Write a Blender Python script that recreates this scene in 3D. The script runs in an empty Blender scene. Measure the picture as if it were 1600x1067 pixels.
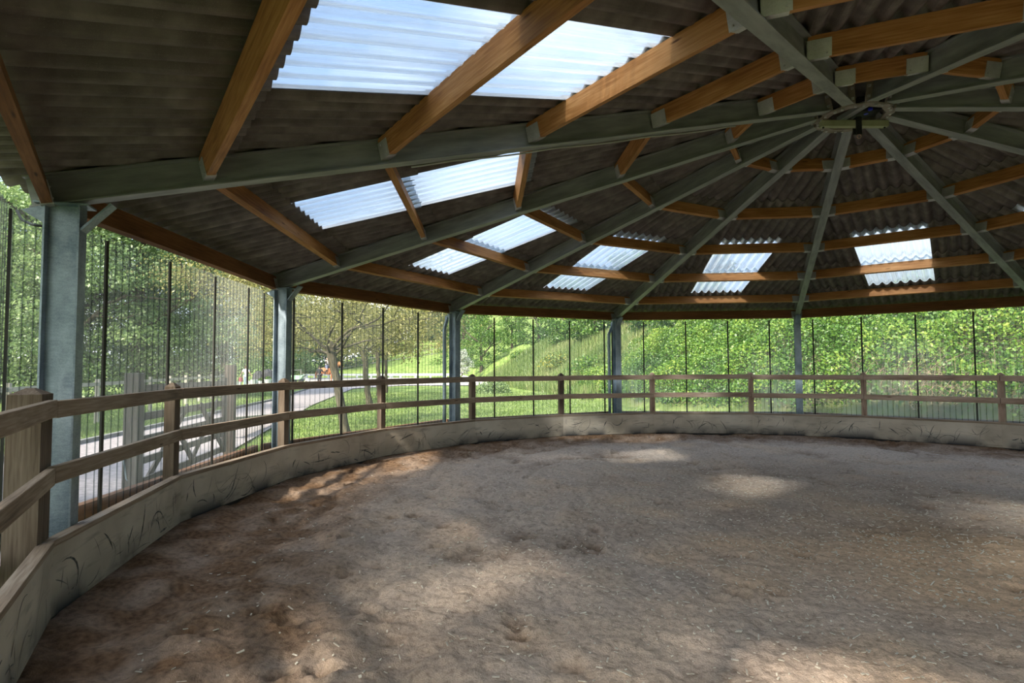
import bpy, math, random
import numpy as np
from mathutils import Matrix, Vector
random.seed(7); RNG = np.random.default_rng(11)
C = bpy.context.scene.collection
SC = bpy.context.scene
pi = math.pi

# ------------------------------------------------------------------ camera
CAM = np.array([-2.5951, -6.5005, 1.5419])
YAW, PITCH, ROLL, FPX = math.radians(10.0864), math.radians(2.5902), math.radians(-0.2416), 878.01
_r = np.array([math.cos(YAW), math.sin(YAW), 0]); _f = np.array([-math.sin(YAW), math.cos(YAW), 0]); _u = np.array([0, 0, 1.])
FW = _f*math.cos(PITCH)+_u*math.sin(PITCH); _u2 = -_f*math.sin(PITCH)+_u*math.cos(PITCH)
RT = _r*math.cos(ROLL)+_u2*math.sin(ROLL); UP = -_r*math.sin(ROLL)+_u2*math.cos(ROLL)
cd = bpy.data.cameras.new('camera'); cam = bpy.data.objects.new('camera', cd); C.objects.link(cam)
cd.sensor_width = 36; cd.lens = FPX/1600*36; cd.clip_end = 600; cd.clip_start = 0.05
m = Matrix.Identity(4)
for i in range(3):
    m[i][0], m[i][1], m[i][2], m[i][3] = RT[i], UP[i], -FW[i], CAM[i]
cam.matrix_world = m
SC.camera = cam

# ------------------------------------------------------------------ light
SUN_DIR = np.array([-0.44, -0.90, 0]) / math.hypot(.44, .90)      # towards the sun, on the ground
SUN_EL = math.radians(37)
SUNV = np.array([SUN_DIR[0]*math.cos(SUN_EL), SUN_DIR[1]*math.cos(SUN_EL), math.sin(SUN_EL)])
sd = bpy.data.lights.new('sun', 'SUN'); sd.energy = 4.2; sd.angle = math.radians(3.2); sd.color = (1, .90, .75)
so = bpy.data.objects.new('sun', sd); C.objects.link(so)
so.rotation_euler = Vector(SUNV).to_track_quat('Z', 'Y').to_euler(); so.location = (-8, -18, 22)

W = bpy.data.worlds.new('sky'); SC.world = W; W.use_nodes = True
nt = W.node_tree; nt.nodes.clear(); N = nt.nodes.new; L = nt.links.new
tc = N('ShaderNodeTexCoord'); sep = N('ShaderNodeSeparateXYZ'); L(tc.outputs['Generated'], sep.inputs[0])
ramp = N('ShaderNodeValToRGB'); L(sep.outputs['Z'], ramp.inputs[0])
e = ramp.color_ramp.elements
e[0].position = 0.0; e[0].color = (.74, .79, .84, 1); e[1].position = .75; e[1].color = (.22, .40, .74, 1)
k = e.new(.25); k.color = (.46, .62, .86, 1)
nz = N('ShaderNodeTexNoise'); nz.inputs['Scale'].default_value = 2.6; nz.inputs['Detail'].default_value = 5
L(tc.outputs['Generated'], nz.inputs['Vector'])
cr = N('ShaderNodeValToRGB'); L(nz.outputs['Fac'], cr.inputs[0])
cr.color_ramp.elements[0].position = .5; cr.color_ramp.elements[1].position = .68
mx = N('ShaderNodeMixRGB'); L(cr.outputs[0], mx.inputs[0]); L(ramp.outputs[0], mx.inputs[1]); mx.inputs[2].default_value = (1.34, 1.30, 1.24, 1)
dp = N('ShaderNodeVectorMath'); dp.operation = 'DOT_PRODUCT'; L(tc.outputs['Generated'], dp.inputs[0]); dp.inputs[1].default_value = tuple(SUNV)
gl = N('ShaderNodeMapRange'); L(dp.outputs['Value'], gl.inputs[0]); gl.inputs[1].default_value = .45; gl.inputs[2].default_value = 1.0; gl.inputs[3].default_value = 0; gl.inputs[4].default_value = 2.2
ad = N('ShaderNodeMixRGB'); ad.blend_type = 'ADD'; ad.inputs[0].default_value = 1; L(mx.outputs[0], ad.inputs[1])
gc = N('ShaderNodeMixRGB'); gc.blend_type = 'MULTIPLY'; gc.inputs[0].default_value = 1; L(gl.outputs[0], gc.inputs[1]); gc.inputs[2].default_value = (1, .96, .88, 1)
L(gc.outputs[0], ad.inputs[2])
bg = N('ShaderNodeBackground'); L(ad.outputs[0], bg.inputs[0]); bg.inputs[1].default_value = 0.74
wo = N('ShaderNodeOutputWorld'); L(bg.outputs[0], wo.inputs[0])

vs = SC.view_settings
SC.display_settings.display_device = 'sRGB'
vs.view_transform = 'Standard'; vs.look = 'None'; vs.exposure = 1.47; vs.gamma = 1; vs.use_curve_mapping = False
SC.cycles.max_bounces = 10; SC.cycles.diffuse_bounces = 5; SC.cycles.glossy_bounces = 3
SC.cycles.transparent_max_bounces = 24; SC.cycles.transmission_bounces = 6
SC.cycles.sample_clamp_indirect = 6

# ------------------------------------------------------------------ materials
def _base(name):
    mt = bpy.data.materials.new(name); mt.use_nodes = True
    n = mt.node_tree; b = n.nodes['Principled BSDF']
    return mt, n, b
def ramp_node(n, src, stops):
    r = n.nodes.new('ShaderNodeValToRGB'); n.links.new(src, r.inputs[0]); el = r.color_ramp.elements
    el[0].position = stops[0][0]; el[0].color = (*stops[0][1], 1)
    el[1].position = stops[-1][0]; el[1].color = (*stops[-1][1], 1)
    for p, c in stops[1:-1]:
        q = el.new(p); q.color = (*c, 1)
    return r
def noise(n, vec, scale, detail=4, dist=0):
    t = n.nodes.new('ShaderNodeTexNoise'); t.inputs['Scale'].default_value = scale
    t.inputs['Detail'].default_value = detail; t.inputs['Distortion'].default_value = dist
    if vec is not None: n.links.new(vec, t.inputs['Vector'])
    return t.outputs['Fac']
def coords(n, kind, scale=(1, 1, 1)):
    if kind == 'lc':
        a = n.nodes.new('ShaderNodeAttribute'); a.attribute_name = 'lc'; v = a.outputs['Vector']
    elif kind == 'pos':
        a = n.nodes.new('ShaderNodeNewGeometry'); v = a.outputs['Position']
    else:
        a = n.nodes.new('ShaderNodeTexCoord'); v = a.outputs['Object']
    mp = n.nodes.new('ShaderNodeMapping'); mp.inputs['Scale'].default_value = scale; n.links.new(v, mp.inputs[0])
    return mp.outputs[0]
def bump(n, b, src, strength, dist=.01):
    bp = n.nodes.new('ShaderNodeBump'); bp.inputs['Strength'].default_value = strength; bp.inputs['Distance'].default_value = dist
    n.links.new(src, bp.inputs['Height']); n.links.new(bp.outputs[0], b.inputs['Normal'])
def pm(name, stops, scale=6, rough=.7, metal=0, kind='obj', stretch=(1, 1, 1), bmp=0, bdist=.01, detail=5, spec=.3):
    mt, n, b = _base(name)
    v = coords(n, kind, stretch); f = noise(n, v, scale, detail)
    r = ramp_node(n, f, stops); n.links.new(r.outputs[0], b.inputs['Base Color'])
    b.inputs['Roughness'].default_value = rough; b.inputs['Metallic'].default_value = metal
    b.inputs['Specular IOR Level'].default_value = spec
    if bmp: bump(n, b, f, bmp, bdist)
    return mt
def wood(name, dark, mid, light, rough=.7, knots=True, spec=.25, bmp=.3):
    mt, n, b = _base(name)
    v = coords(n, 'lc', (1.2, 22, 22)); g = noise(n, v, 3.4, 7, .5)
    v2 = coords(n, 'lc', (.8, 3, 3)); f2 = noise(n, v2, 1.6, 3)
    mth = n.nodes.new('ShaderNodeMath'); mth.operation = 'MULTIPLY_ADD'; n.links.new(f2, mth.inputs[0]); mth.inputs[1].default_value = .55
    sc = n.nodes.new('ShaderNodeMath'); sc.operation = 'MULTIPLY'; n.links.new(g, sc.inputs[0]); sc.inputs[1].default_value = .5
    n.links.new(sc.outputs[0], mth.inputs[2])
    r = ramp_node(n, mth.outputs[0], [(.34, dark), (.52, mid), (.70, light)])
    col = r.outputs[0]
    if knots:
        vk = coords(n, 'lc', (1.9, 11, 11)); vo = n.nodes.new('ShaderNodeTexVoronoi'); vo.inputs['Scale'].default_value = 1.0; n.links.new(vk, vo.inputs['Vector'])
        kr = ramp_node(n, vo.outputs['Distance'], [(.05, (1, 1, 1)), (.11, (0, 0, 0))])
        mxk = n.nodes.new('ShaderNodeMixRGB'); n.links.new(kr.outputs[0], mxk.inputs[0]); n.links.new(col, mxk.inputs[1])
        mxk.inputs[2].default_value = (dark[0]*.55, dark[1]*.5, dark[2]*.5, 1); col = mxk.outputs[0]
    n.links.new(col, b.inputs['Base Color']); b.inputs['Roughness'].default_value = rough; b.inputs['Specular IOR Level'].default_value = spec
    bump(n, b, g, bmp, .004)
    return mt
MT = {}
MT['steel'] = pm('green_grey_steel', [(.3, (.22, .228, .232)), (.5, (.30, .308, .312)), (.75, (.40, .405, .41))], 3.0, .5, .35, 'lc', (1, 5, 5), .05, detail=6, spec=.4)
def galv(name, c1, c2):
    mt, n, b = _base(name)
    v = coords(n, 'obj'); vo = n.nodes.new('ShaderNodeTexVoronoi'); vo.inputs['Scale'].default_value = 160; n.links.new(v, vo.inputs['Vector'])
    f0 = noise(n, coords(n, 'obj', (1, 1, .6)), 4.5, 3); f1_ = noise(n, coords(n, 'obj', (6, 6, 26)), 3, 6)
    fa_ = n.nodes.new('ShaderNodeMath'); fa_.operation = 'MULTIPLY_ADD'; n.links.new(f1_, fa_.inputs[0]); fa_.inputs[1].default_value = .22; n.links.new(f0, fa_.inputs[2])
    fb_ = n.nodes.new('ShaderNodeMath'); fb_.operation = 'SUBTRACT'; n.links.new(fa_.outputs[0], fb_.inputs[0]); fb_.inputs[1].default_value = .11; f = fb_.outputs[0]
    a = n.nodes.new('ShaderNodeMath'); a.operation = 'MULTIPLY_ADD'; n.links.new(vo.outputs['Color'], a.inputs[0]); a.inputs[1].default_value = .12; n.links.new(f, a.inputs[2])
    r = ramp_node(n, a.outputs[0], [(.38, c1), (.78, c2)]); n.links.new(r.outputs[0], b.inputs['Base Color'])
    b.inputs['Roughness'].default_value = .48; b.inputs['Metallic'].default_value = .45
    return mt
MT['galv'] = galv('galvanised_blue_steel', (.15, .20, .255), (.47, .555, .645))
MT['hanger'] = galv('bright_galvanised_plate', (.44, .435, .45), (.72, .71, .73))
MT['purlin'] = wood('orange_timber', (.20, .076, .024), (.40, .175, .056), (.57, .29, .115), .6)
MT['eaves'] = wood('dark_red_brown_timber', (.10, .040, .016), (.20, .085, .032), (.30, .135, .055), .65)
MT['rail'] = wood('weathered_timber', (.16, .115, .080), (.33, .245, .18), (.50, .40, .31), .85)
MT['post'] = wood('dark_weathered_timber', (.075, .054, .039), (.16, .118, .088), (.26, .203, .158), .85)
MT['redrail'] = wood('red_brown_weathered_timber', (.21, .135, .10), (.42, .295, .225), (.60, .46, .36), .85)
MT['gate'] = wood('grey_weathered_timber', (.06, .056, .052), (.115, .108, .10), (.19, .18, .165), .9)
MT['palewood'] = wood('pale_weathered_timber', (.22, .20, .17), (.36, .33, .28), (.5, .47, .41), .9)
MT['black'] = pm('black_plastic', [(.3, (.012, .012, .013)), (.7, (.03, .03, .032))], 8, .5)
MT['strip'] = pm('dark_sheet_strip', [(.3, (.030, .028, .026)), (.7, (.075, .072, .066))], 5, .6, 0, 'obj', (1, 1, .3))
MT['cable'] = pm('pale_cable', [(.3, (.35, .36, .33)), (.7, (.5, .5, .46))], 5, .5)
MT['hubplate'] = pm('dusty_steel_ring', [(.3, (.22, .19, .165)), (.7, (.36, .31, .28))], 9, .6, .25)
MT['yellowsteel'] = pm('pale_yellow_green_steel', [(.3, (.30, .32, .19)), (.7, (.46, .47, .31))], 6, .5, .2)
MT['blue'] = pm('blue_plastic', [(.3, (.02, .03, .5)), (.7, (.03, .05, .8))], 6, .3)
MT['bark'] = pm('pale_bark', [(.3, (.030, .028, .019)), (.55, (.085, .074, .05)), (.8, (.18, .157, .112))], 5, .95, 0, 'lc', (.8, 4, 4), .6, .02, 6, .1)
MT['darkbark'] = pm('dark_bark', [(.3, (.04, .032, .024)), (.7, (.13, .105, .08))], 5, .95, 0, 'lc', (.8, 4, 4), .5, .02, 6, .1)
MT['twig'] = pm('dry_twig', [(.3, (.20, .14, .09)), (.7, (.46, .35, .24))], 5, .9)
MT['whiteboard'] = pm('white_plastic', [(.3, (.62, .63, .62)), (.7, (.74, .75, .74))], 4, .5)
MT['chip'] = pm('pale_wood_chip', [(.3, (.55, .49, .40)), (.7, (.86, .81, .72))], 60, .9, 0, 'pos')
MT['path'] = pm('pinkish_gravel_path', [(.3, (.20, .178, .18)), (.5, (.28, .25, .25)), (.75, (.38, .345, .34))], 14, .95, 0, 'pos', (1, 1, 1), .4, .02, 8)
MT['arena'] = pm('pale_arena_sand', [(.3, (.34, .29, .25)), (.7, (.46, .41, .37))], 1.2, .95, 0, 'pos')
MT['kerb'] = pm('grey_kerb_stone', [(.3, (.13, .13, .12)), (.7, (.25, .25, .24))], 6, .9, 0, 'pos')

def sheet_roof():
    mt, n, b = _base('fibre_cement')
    v = coords(n, 'lc', (1, 1, 1)); f = noise(n, v, 7, 6); sp = noise(n, v, 260, 2); st = noise(n, coords(n, 'lc', (.5, 7, 1)), 2, 4)
    r = ramp_node(n, f, [(.3, (.125, .108, .102)), (.55, (.20, .175, .164)), (.75, (.28, .253, .237))])
    r2 = ramp_node(n, sp, [(.62, (0, 0, 0)), (.72, (1, 1, 1))])
    mx = n.nodes.new('ShaderNodeMixRGB'); n.links.new(r2.outputs[0], mx.inputs[0]); n.links.new(r.outputs[0], mx.inputs[1]); mx.inputs[2].default_value = (.27, .25, .22, 1)
    r3 = ramp_node(n, st, [(.3, (.7, .7, .7)), (.7, (1.12, 1.11, 1.10))])
    m2 = n.nodes.new('ShaderNodeMixRGB'); m2.blend_type = 'MULTIPLY'; m2.inputs[0].default_value = .8; n.links.new(mx.outputs[0], m2.inputs[1]); n.links.new(r3.outputs[0], m2.inputs[2])
    n.links.new(m2.outputs[0], b.inputs['Base Color']); b.inputs['Roughness'].default_value = .9; b.inputs['Specular IOR Level'].default_value = .15
    bump(n, b, sp, .25, .003)
    return mt
MT['roof'] = sheet_roof()

def clear(name, tcol, haze, hazecol, gloss=.5, rough=.05, fine=0, low=0):
    """thin clear plastic: see-through, a little milky, faintly glossy"""
    mt = bpy.data.materials.new(name); mt.use_nodes = True; n = mt.node_tree; n.nodes.clear(); l = n.links.new
    tr = n.nodes.new('ShaderNodeBsdfTransparent'); tr.inputs[0].default_value = (*tcol, 1)
    df = n.nodes.new('ShaderNodeBsdfDiffuse'); df.inputs[0].default_value = (*hazecol, 1)
    tl = n.nodes.new('ShaderNodeBsdfTranslucent'); tl.inputs[0].default_value = (*hazecol, 1)
    hz = n.nodes.new('ShaderNodeMixShader'); hz.inputs[0].default_value = .55; l(df.outputs[0], hz.inputs[1]); l(tl.outputs[0], hz.inputs[2])
    m1 = n.nodes.new('ShaderNodeMixShader'); l(tr.outputs[0], m1.inputs[1]); l(hz.outputs[0], m1.inputs[2])
    if fine:
        v = coords(n, 'lc', (1, fine, 1)); w = noise(n, v, 1.0, 2)
        mr = n.nodes.new('ShaderNodeMapRange'); mr.inputs[1].default_value = .3; mr.inputs[2].default_value = .7
        mr.inputs[3].default_value = haze*.7; mr.inputs[4].default_value = min(1, haze*1.3); l(w, mr.inputs[0]); l(mr.outputs[0], m1.inputs[0])
    else:
        v = coords(n, 'pos', (.6, .6, .45)); w = noise(n, v, 1.3, 4)
        mr = n.nodes.new('ShaderNodeMapRange'); mr.inputs[1].default_value = .35; mr.inputs[2].default_value = .7
        mr.inputs[3].default_value = haze*.45; mr.inputs[4].default_value = haze*1.7; l(w, mr.inputs[0]); l(mr.outputs[0], m1.inputs[0])
        if low:      # splashed dust, thicker towards the foot of the sheet
            ge = n.nodes.new('ShaderNodeNewGeometry'); sx = n.nodes.new('ShaderNodeSeparateXYZ'); l(ge.outputs['Position'], sx.inputs[0])
            m_ = n.nodes.new('ShaderNodeMapRange'); m_.inputs[1].default_value = 2.0; m_.inputs[2].default_value = .5; m_.inputs[3].default_value = 1; m_.inputs[4].default_value = low; l(sx.outputs['Z'], m_.inputs[0])
            mm_ = n.nodes.new('ShaderNodeMath'); mm_.operation = 'MULTIPLY'; l(mr.outputs[0], mm_.inputs[0]); l(m_.outputs[0], mm_.inputs[1]); l(mm_.outputs[0], m1.inputs[0])
    gs = n.nodes.new('ShaderNodeBsdfGlossy'); gs.inputs['Roughness'].default_value = rough; gs.inputs[0].default_value = (1, 1, 1, 1)
    fr = n.nodes.new('ShaderNodeFresnel'); fr.inputs[0].default_value = 1.35
    ml = n.nodes.new('ShaderNodeMath'); ml.operation = 'MULTIPLY'; l(fr.outputs[0], ml.inputs[0]); ml.inputs[1].default_value = gloss
    m2 = n.nodes.new('ShaderNodeMixShader'); l(ml.outputs[0], m2.inputs[0]); l(m1.outputs[0], m2.inputs[1]); l(gs.outputs[0], m2.inputs[2])
    o = n.nodes.new('ShaderNodeOutputMaterial'); l(m2.outputs[0], o.inputs[0])
    return mt
MT['clear'] = clear('clear_wall_sheet', (.95, .97, .96), .13, (.8, .82, .8), .25)
MT['dusty'] = clear('dusty_clear_wall_sheet', (.95, .97, .96), .13, (.72, .72, .68), .25, low=2.6)
MT['rib'] = clear('clear_sheet_rib', (.50, .54, .54), .06, (.35, .38, .38), .02)
MT['skylight'] = clear('translucent_roof_light', (.86, .92, .98), .42, (.74, .78, .80), .3, .2, fine=60)

def leafmat(name, stops, transl=.35, rough=.6):
    mt = bpy.data.materials.new(name); mt.use_nodes = True; n = mt.node_tree; n.nodes.clear(); l = n.links.new
    a = n.nodes.new('ShaderNodeAttribute'); a.attribute_name = 'tone'
    r = ramp_node(n, a.outputs['Fac'], stops)
    df = n.nodes.new('ShaderNodeBsdfDiffuse'); tl = n.nodes.new('ShaderNodeBsdfTranslucent')
    l(r.outputs[0], df.inputs[0]); l(r.outputs[0], tl.inputs[0])
    m1 = n.nodes.new('ShaderNodeMixShader'); m1.inputs[0].default_value = transl; l(df.outputs[0], m1.inputs[1]); l(tl.outputs[0], m1.inputs[2])
    gs = n.nodes.new('ShaderNodeBsdfGlossy'); gs.inputs['Roughness'].default_value = .45
    m2 = n.nodes.new('ShaderNodeMixShader'); m2.inputs[0].default_value = .04; l(m1.outputs[0], m2.inputs[1]); l(gs.outputs[0], m2.inputs[2])
    o = n.nodes.new('ShaderNodeOutputMaterial'); l(m2.outputs[0], o.inputs[0]); return mt
MT['hedgeleaf'] = leafmat('bright_hedge_leaf', [(0, (.025, .065, .010)), (.45, (.075, .17, .020)), (.8, (.17, .29, .035)), (1, (.32, .40, .07))])
MT['treeleaf'] = leafmat('mid_green_leaf', [(0, (.10, .17, .06)), (.5, (.19, .28, .10)), (1, (.33, .41, .17))], .45)
MT['limeleaf'] = leafmat('yellow_green_young_leaf', [(0, (.14, .14, .045)), (.5, (.26, .25, .075)), (1, (.42, .38, .13))], .45)
MT['darkleaf'] = leafmat('dark_green_leaf', [(0, (.025, .05, .022)), (.6, (.06, .11, .04)), (1, (.11, .17, .06))])
MT['blossom'] = leafmat('white_blossom', [(0, (.2, .25, .14)), (.5, (.5, .52, .46)), (1, (.7, .7, .66))])
MT['blade'] = leafmat('grass_blade', [(0, (.09, .15, .03)), (.5, (.165, .235, .075)), (1, (.30, .35, .15))], .4)
MT['wildgrass'] = leafmat('long_wild_grass', [(0, (.09, .15, .035)), (.5, (.19, .27, .07)), (1, (.36, .36, .16))], .4)
MT['yellowflower'] = leafmat('yellow_gorse_flower', [(0, (.07, .13, .03)), (.62, (.16, .23, .05)), (1, (.55, .44, .05))], .3)

def grassmat():
    mt, n, b = _base('mown_grass')
    f = noise(n, coords(n, 'pos'), 2.2, 8); g = noise(n, coords(n, 'pos', (1, 1, 1)), 22, 3); st = noise(n, coords(n, 'pos', (.5, .07, 1)), 2.2, 2)
    r = ramp_node(n, f, [(.3, (.10, .155, .04)), (.5, (.17, .24, .065)), (.72, (.27, .31, .12))])
    r2 = ramp_node(n, g, [(.3, (.7, .75, .65)), (.7, (1.25, 1.2, 1.1))])
    r3 = ramp_node(n, st, [(.35, (.8, .85, .75)), (.65, (1.2, 1.15, 1.2))])
    a = n.nodes.new('ShaderNodeMixRGB'); a.blend_type = 'MULTIPLY'; a.inputs[0].default_value = 1; n.links.new(r.outputs[0], a.inputs[1]); n.links.new(r2.outputs[0], a.inputs[2])
    a2 = n.nodes.new('ShaderNodeMixRGB'); a2.blend_type = 'MULTIPLY'; a2.inputs[0].default_value = 1; n.links.new(a.outputs[0], a2.inputs[1]); n.links.new(r3.outputs[0], a2.inputs[2])
    so_ = n.nodes.new('ShaderNodeAttribute'); so_.attribute_name = 'soil'
    rs = ramp_node(n, f, [(.3, (.030, .035, .014)), (.6, (.075, .075, .035)), (.8, (.14, .12, .07))])
    a3 = n.nodes.new('ShaderNodeMixRGB'); n.links.new(so_.outputs['Fac'], a3.inputs[0]); n.links.new(a2.outputs[0], a3.inputs[1]); n.links.new(rs.outputs[0], a3.inputs[2])
    n.links.new(a3.outputs[0], b.inputs['Base Color']); b.inputs['Roughness'].default_value = .95; b.inputs['Specular IOR Level'].default_value = .1
    bump(n, b, g, .6, .04); return mt
MT['grass'] = grassmat()
MT['soil'] = pm('undergrowth_soil', [(.3, (.030, .035, .014)), (.6, (.075, .075, .035)), (.8, (.14, .12, .07))], 2.5, .95, 0, 'pos', (1, 1, 1), .5, .05, 7)
def sandmat():
    mt, n, b = _base('riding_sand')
    p = coords(n, 'pos')
    f = noise(n, p, 1.0, 5); g = noise(n, p, 26, 6); h = noise(n, p, 120, 3)
    at = n.nodes.new('ShaderNodeAttribute'); at.attribute_name = 'damp_shade'
    r = ramp_node(n, f, [(.32, (.51, .40, .325)), (.52, (.61, .495, .415)), (.72, (.65, .51, .40))])
    r2 = ramp_node(n, g, [(.28, (.66, .64, .62)), (.5, (1, 1, 1)), (.75, (1.1, 1.08, 1.06))])
    r3 = ramp_node(n, h, [(.3, (.82, .82, .82)), (.7, (1.12, 1.12, 1.12))])
    def mul(x, y):
        a = n.nodes.new('ShaderNodeMixRGB'); a.blend_type = 'MULTIPLY'; a.inputs[0].default_value = 1; n.links.new(x, a.inputs[1]); n.links.new(y, a.inputs[2]); return a.outputs[0]
    c = mul(mul(r.outputs[0], r2.outputs[0]), r3.outputs[0])
    aw = n.nodes.new('ShaderNodeAttribute'); aw.attribute_name = 'ochre_light'
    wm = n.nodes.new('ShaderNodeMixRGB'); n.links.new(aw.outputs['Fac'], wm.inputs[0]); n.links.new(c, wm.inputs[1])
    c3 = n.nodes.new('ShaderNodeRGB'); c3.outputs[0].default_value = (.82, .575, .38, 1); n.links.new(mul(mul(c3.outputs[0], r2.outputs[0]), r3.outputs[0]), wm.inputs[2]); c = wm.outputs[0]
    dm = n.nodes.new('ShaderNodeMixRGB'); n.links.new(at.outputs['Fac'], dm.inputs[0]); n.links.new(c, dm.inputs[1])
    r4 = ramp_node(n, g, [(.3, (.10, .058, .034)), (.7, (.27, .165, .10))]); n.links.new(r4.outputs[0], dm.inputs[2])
    n.links.new(dm.outputs[0], b.inputs['Base Color']); b.inputs['Roughness'].default_value = .95; b.inputs['Specular IOR Level'].default_value = .1
    ad = n.nodes.new('ShaderNodeMath'); ad.operation = 'MULTIPLY_ADD'; n.links.new(h, ad.inputs[0]); ad.inputs[1].default_value = .35; n.links.new(g, ad.inputs[2])
    bump(n, b, ad.outputs[0], .7, .02); return mt
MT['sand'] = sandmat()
def kickmat():
    mt, n, b = _base('scuffed_ply')
    p = coords(n, 'pos'); f = noise(n, p, 1.8, 6); g = noise(n, p, 14, 5); st = noise(n, coords(n, 'lc', (1.5, 9, 9)), 2.2, 5)
    r = ramp_node(n, f, [(.3, (.42, .36, .285)), (.55, (.62, .54, .44)), (.75, (.70, .63, .53))])
    s2 = ramp_node(n, st, [(.56, (0, 0, 0)), (.74, (1, 1, 1))])
    geo = n.nodes.new('ShaderNodeNewGeometry'); sp = n.nodes.new('ShaderNodeSeparateXYZ'); n.links.new(geo.outputs['Position'], sp.inputs[0])
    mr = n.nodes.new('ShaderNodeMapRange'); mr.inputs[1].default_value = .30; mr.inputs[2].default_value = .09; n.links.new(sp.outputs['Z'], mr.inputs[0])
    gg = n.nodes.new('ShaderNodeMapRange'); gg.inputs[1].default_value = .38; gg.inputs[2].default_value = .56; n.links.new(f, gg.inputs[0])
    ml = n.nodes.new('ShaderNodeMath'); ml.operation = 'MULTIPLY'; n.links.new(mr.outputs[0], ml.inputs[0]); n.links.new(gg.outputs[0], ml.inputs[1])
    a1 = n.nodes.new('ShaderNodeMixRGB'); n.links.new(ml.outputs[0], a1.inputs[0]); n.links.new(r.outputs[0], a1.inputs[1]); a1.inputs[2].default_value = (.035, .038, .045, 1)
    s3 = n.nodes.new('ShaderNodeMath'); s3.operation = 'MULTIPLY'; n.links.new(s2.outputs[0], s3.inputs[0]); s3.inputs[1].default_value = .45
    a2 = n.nodes.new('ShaderNodeMixRGB'); n.links.new(s3.outputs[0], a2.inputs[0]); n.links.new(a1.outputs[0], a2.inputs[1]); a2.inputs[2].default_value = (.12, .11, .095, 1)
    n.links.new(a2.outputs[0], b.inputs['Base Color']); b.inputs['Roughness'].default_value = .8; b.inputs['Specular IOR Level'].default_value = .2
    bump(n, b, g, .15, .004); return mt
MT['kick'] = kickmat()
MT['scuff'] = pm('black_scuff', [(.35, (.05, .052, .056)), (.65, (.26, .24, .205))], 30, .7, 0, 'pos')
def cloth(name, c):
    return pm(name, [(.3, tuple(x*.8 for x in c)), (.7, tuple(min(1, x*1.15) for x in c))], 12, .85)

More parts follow.
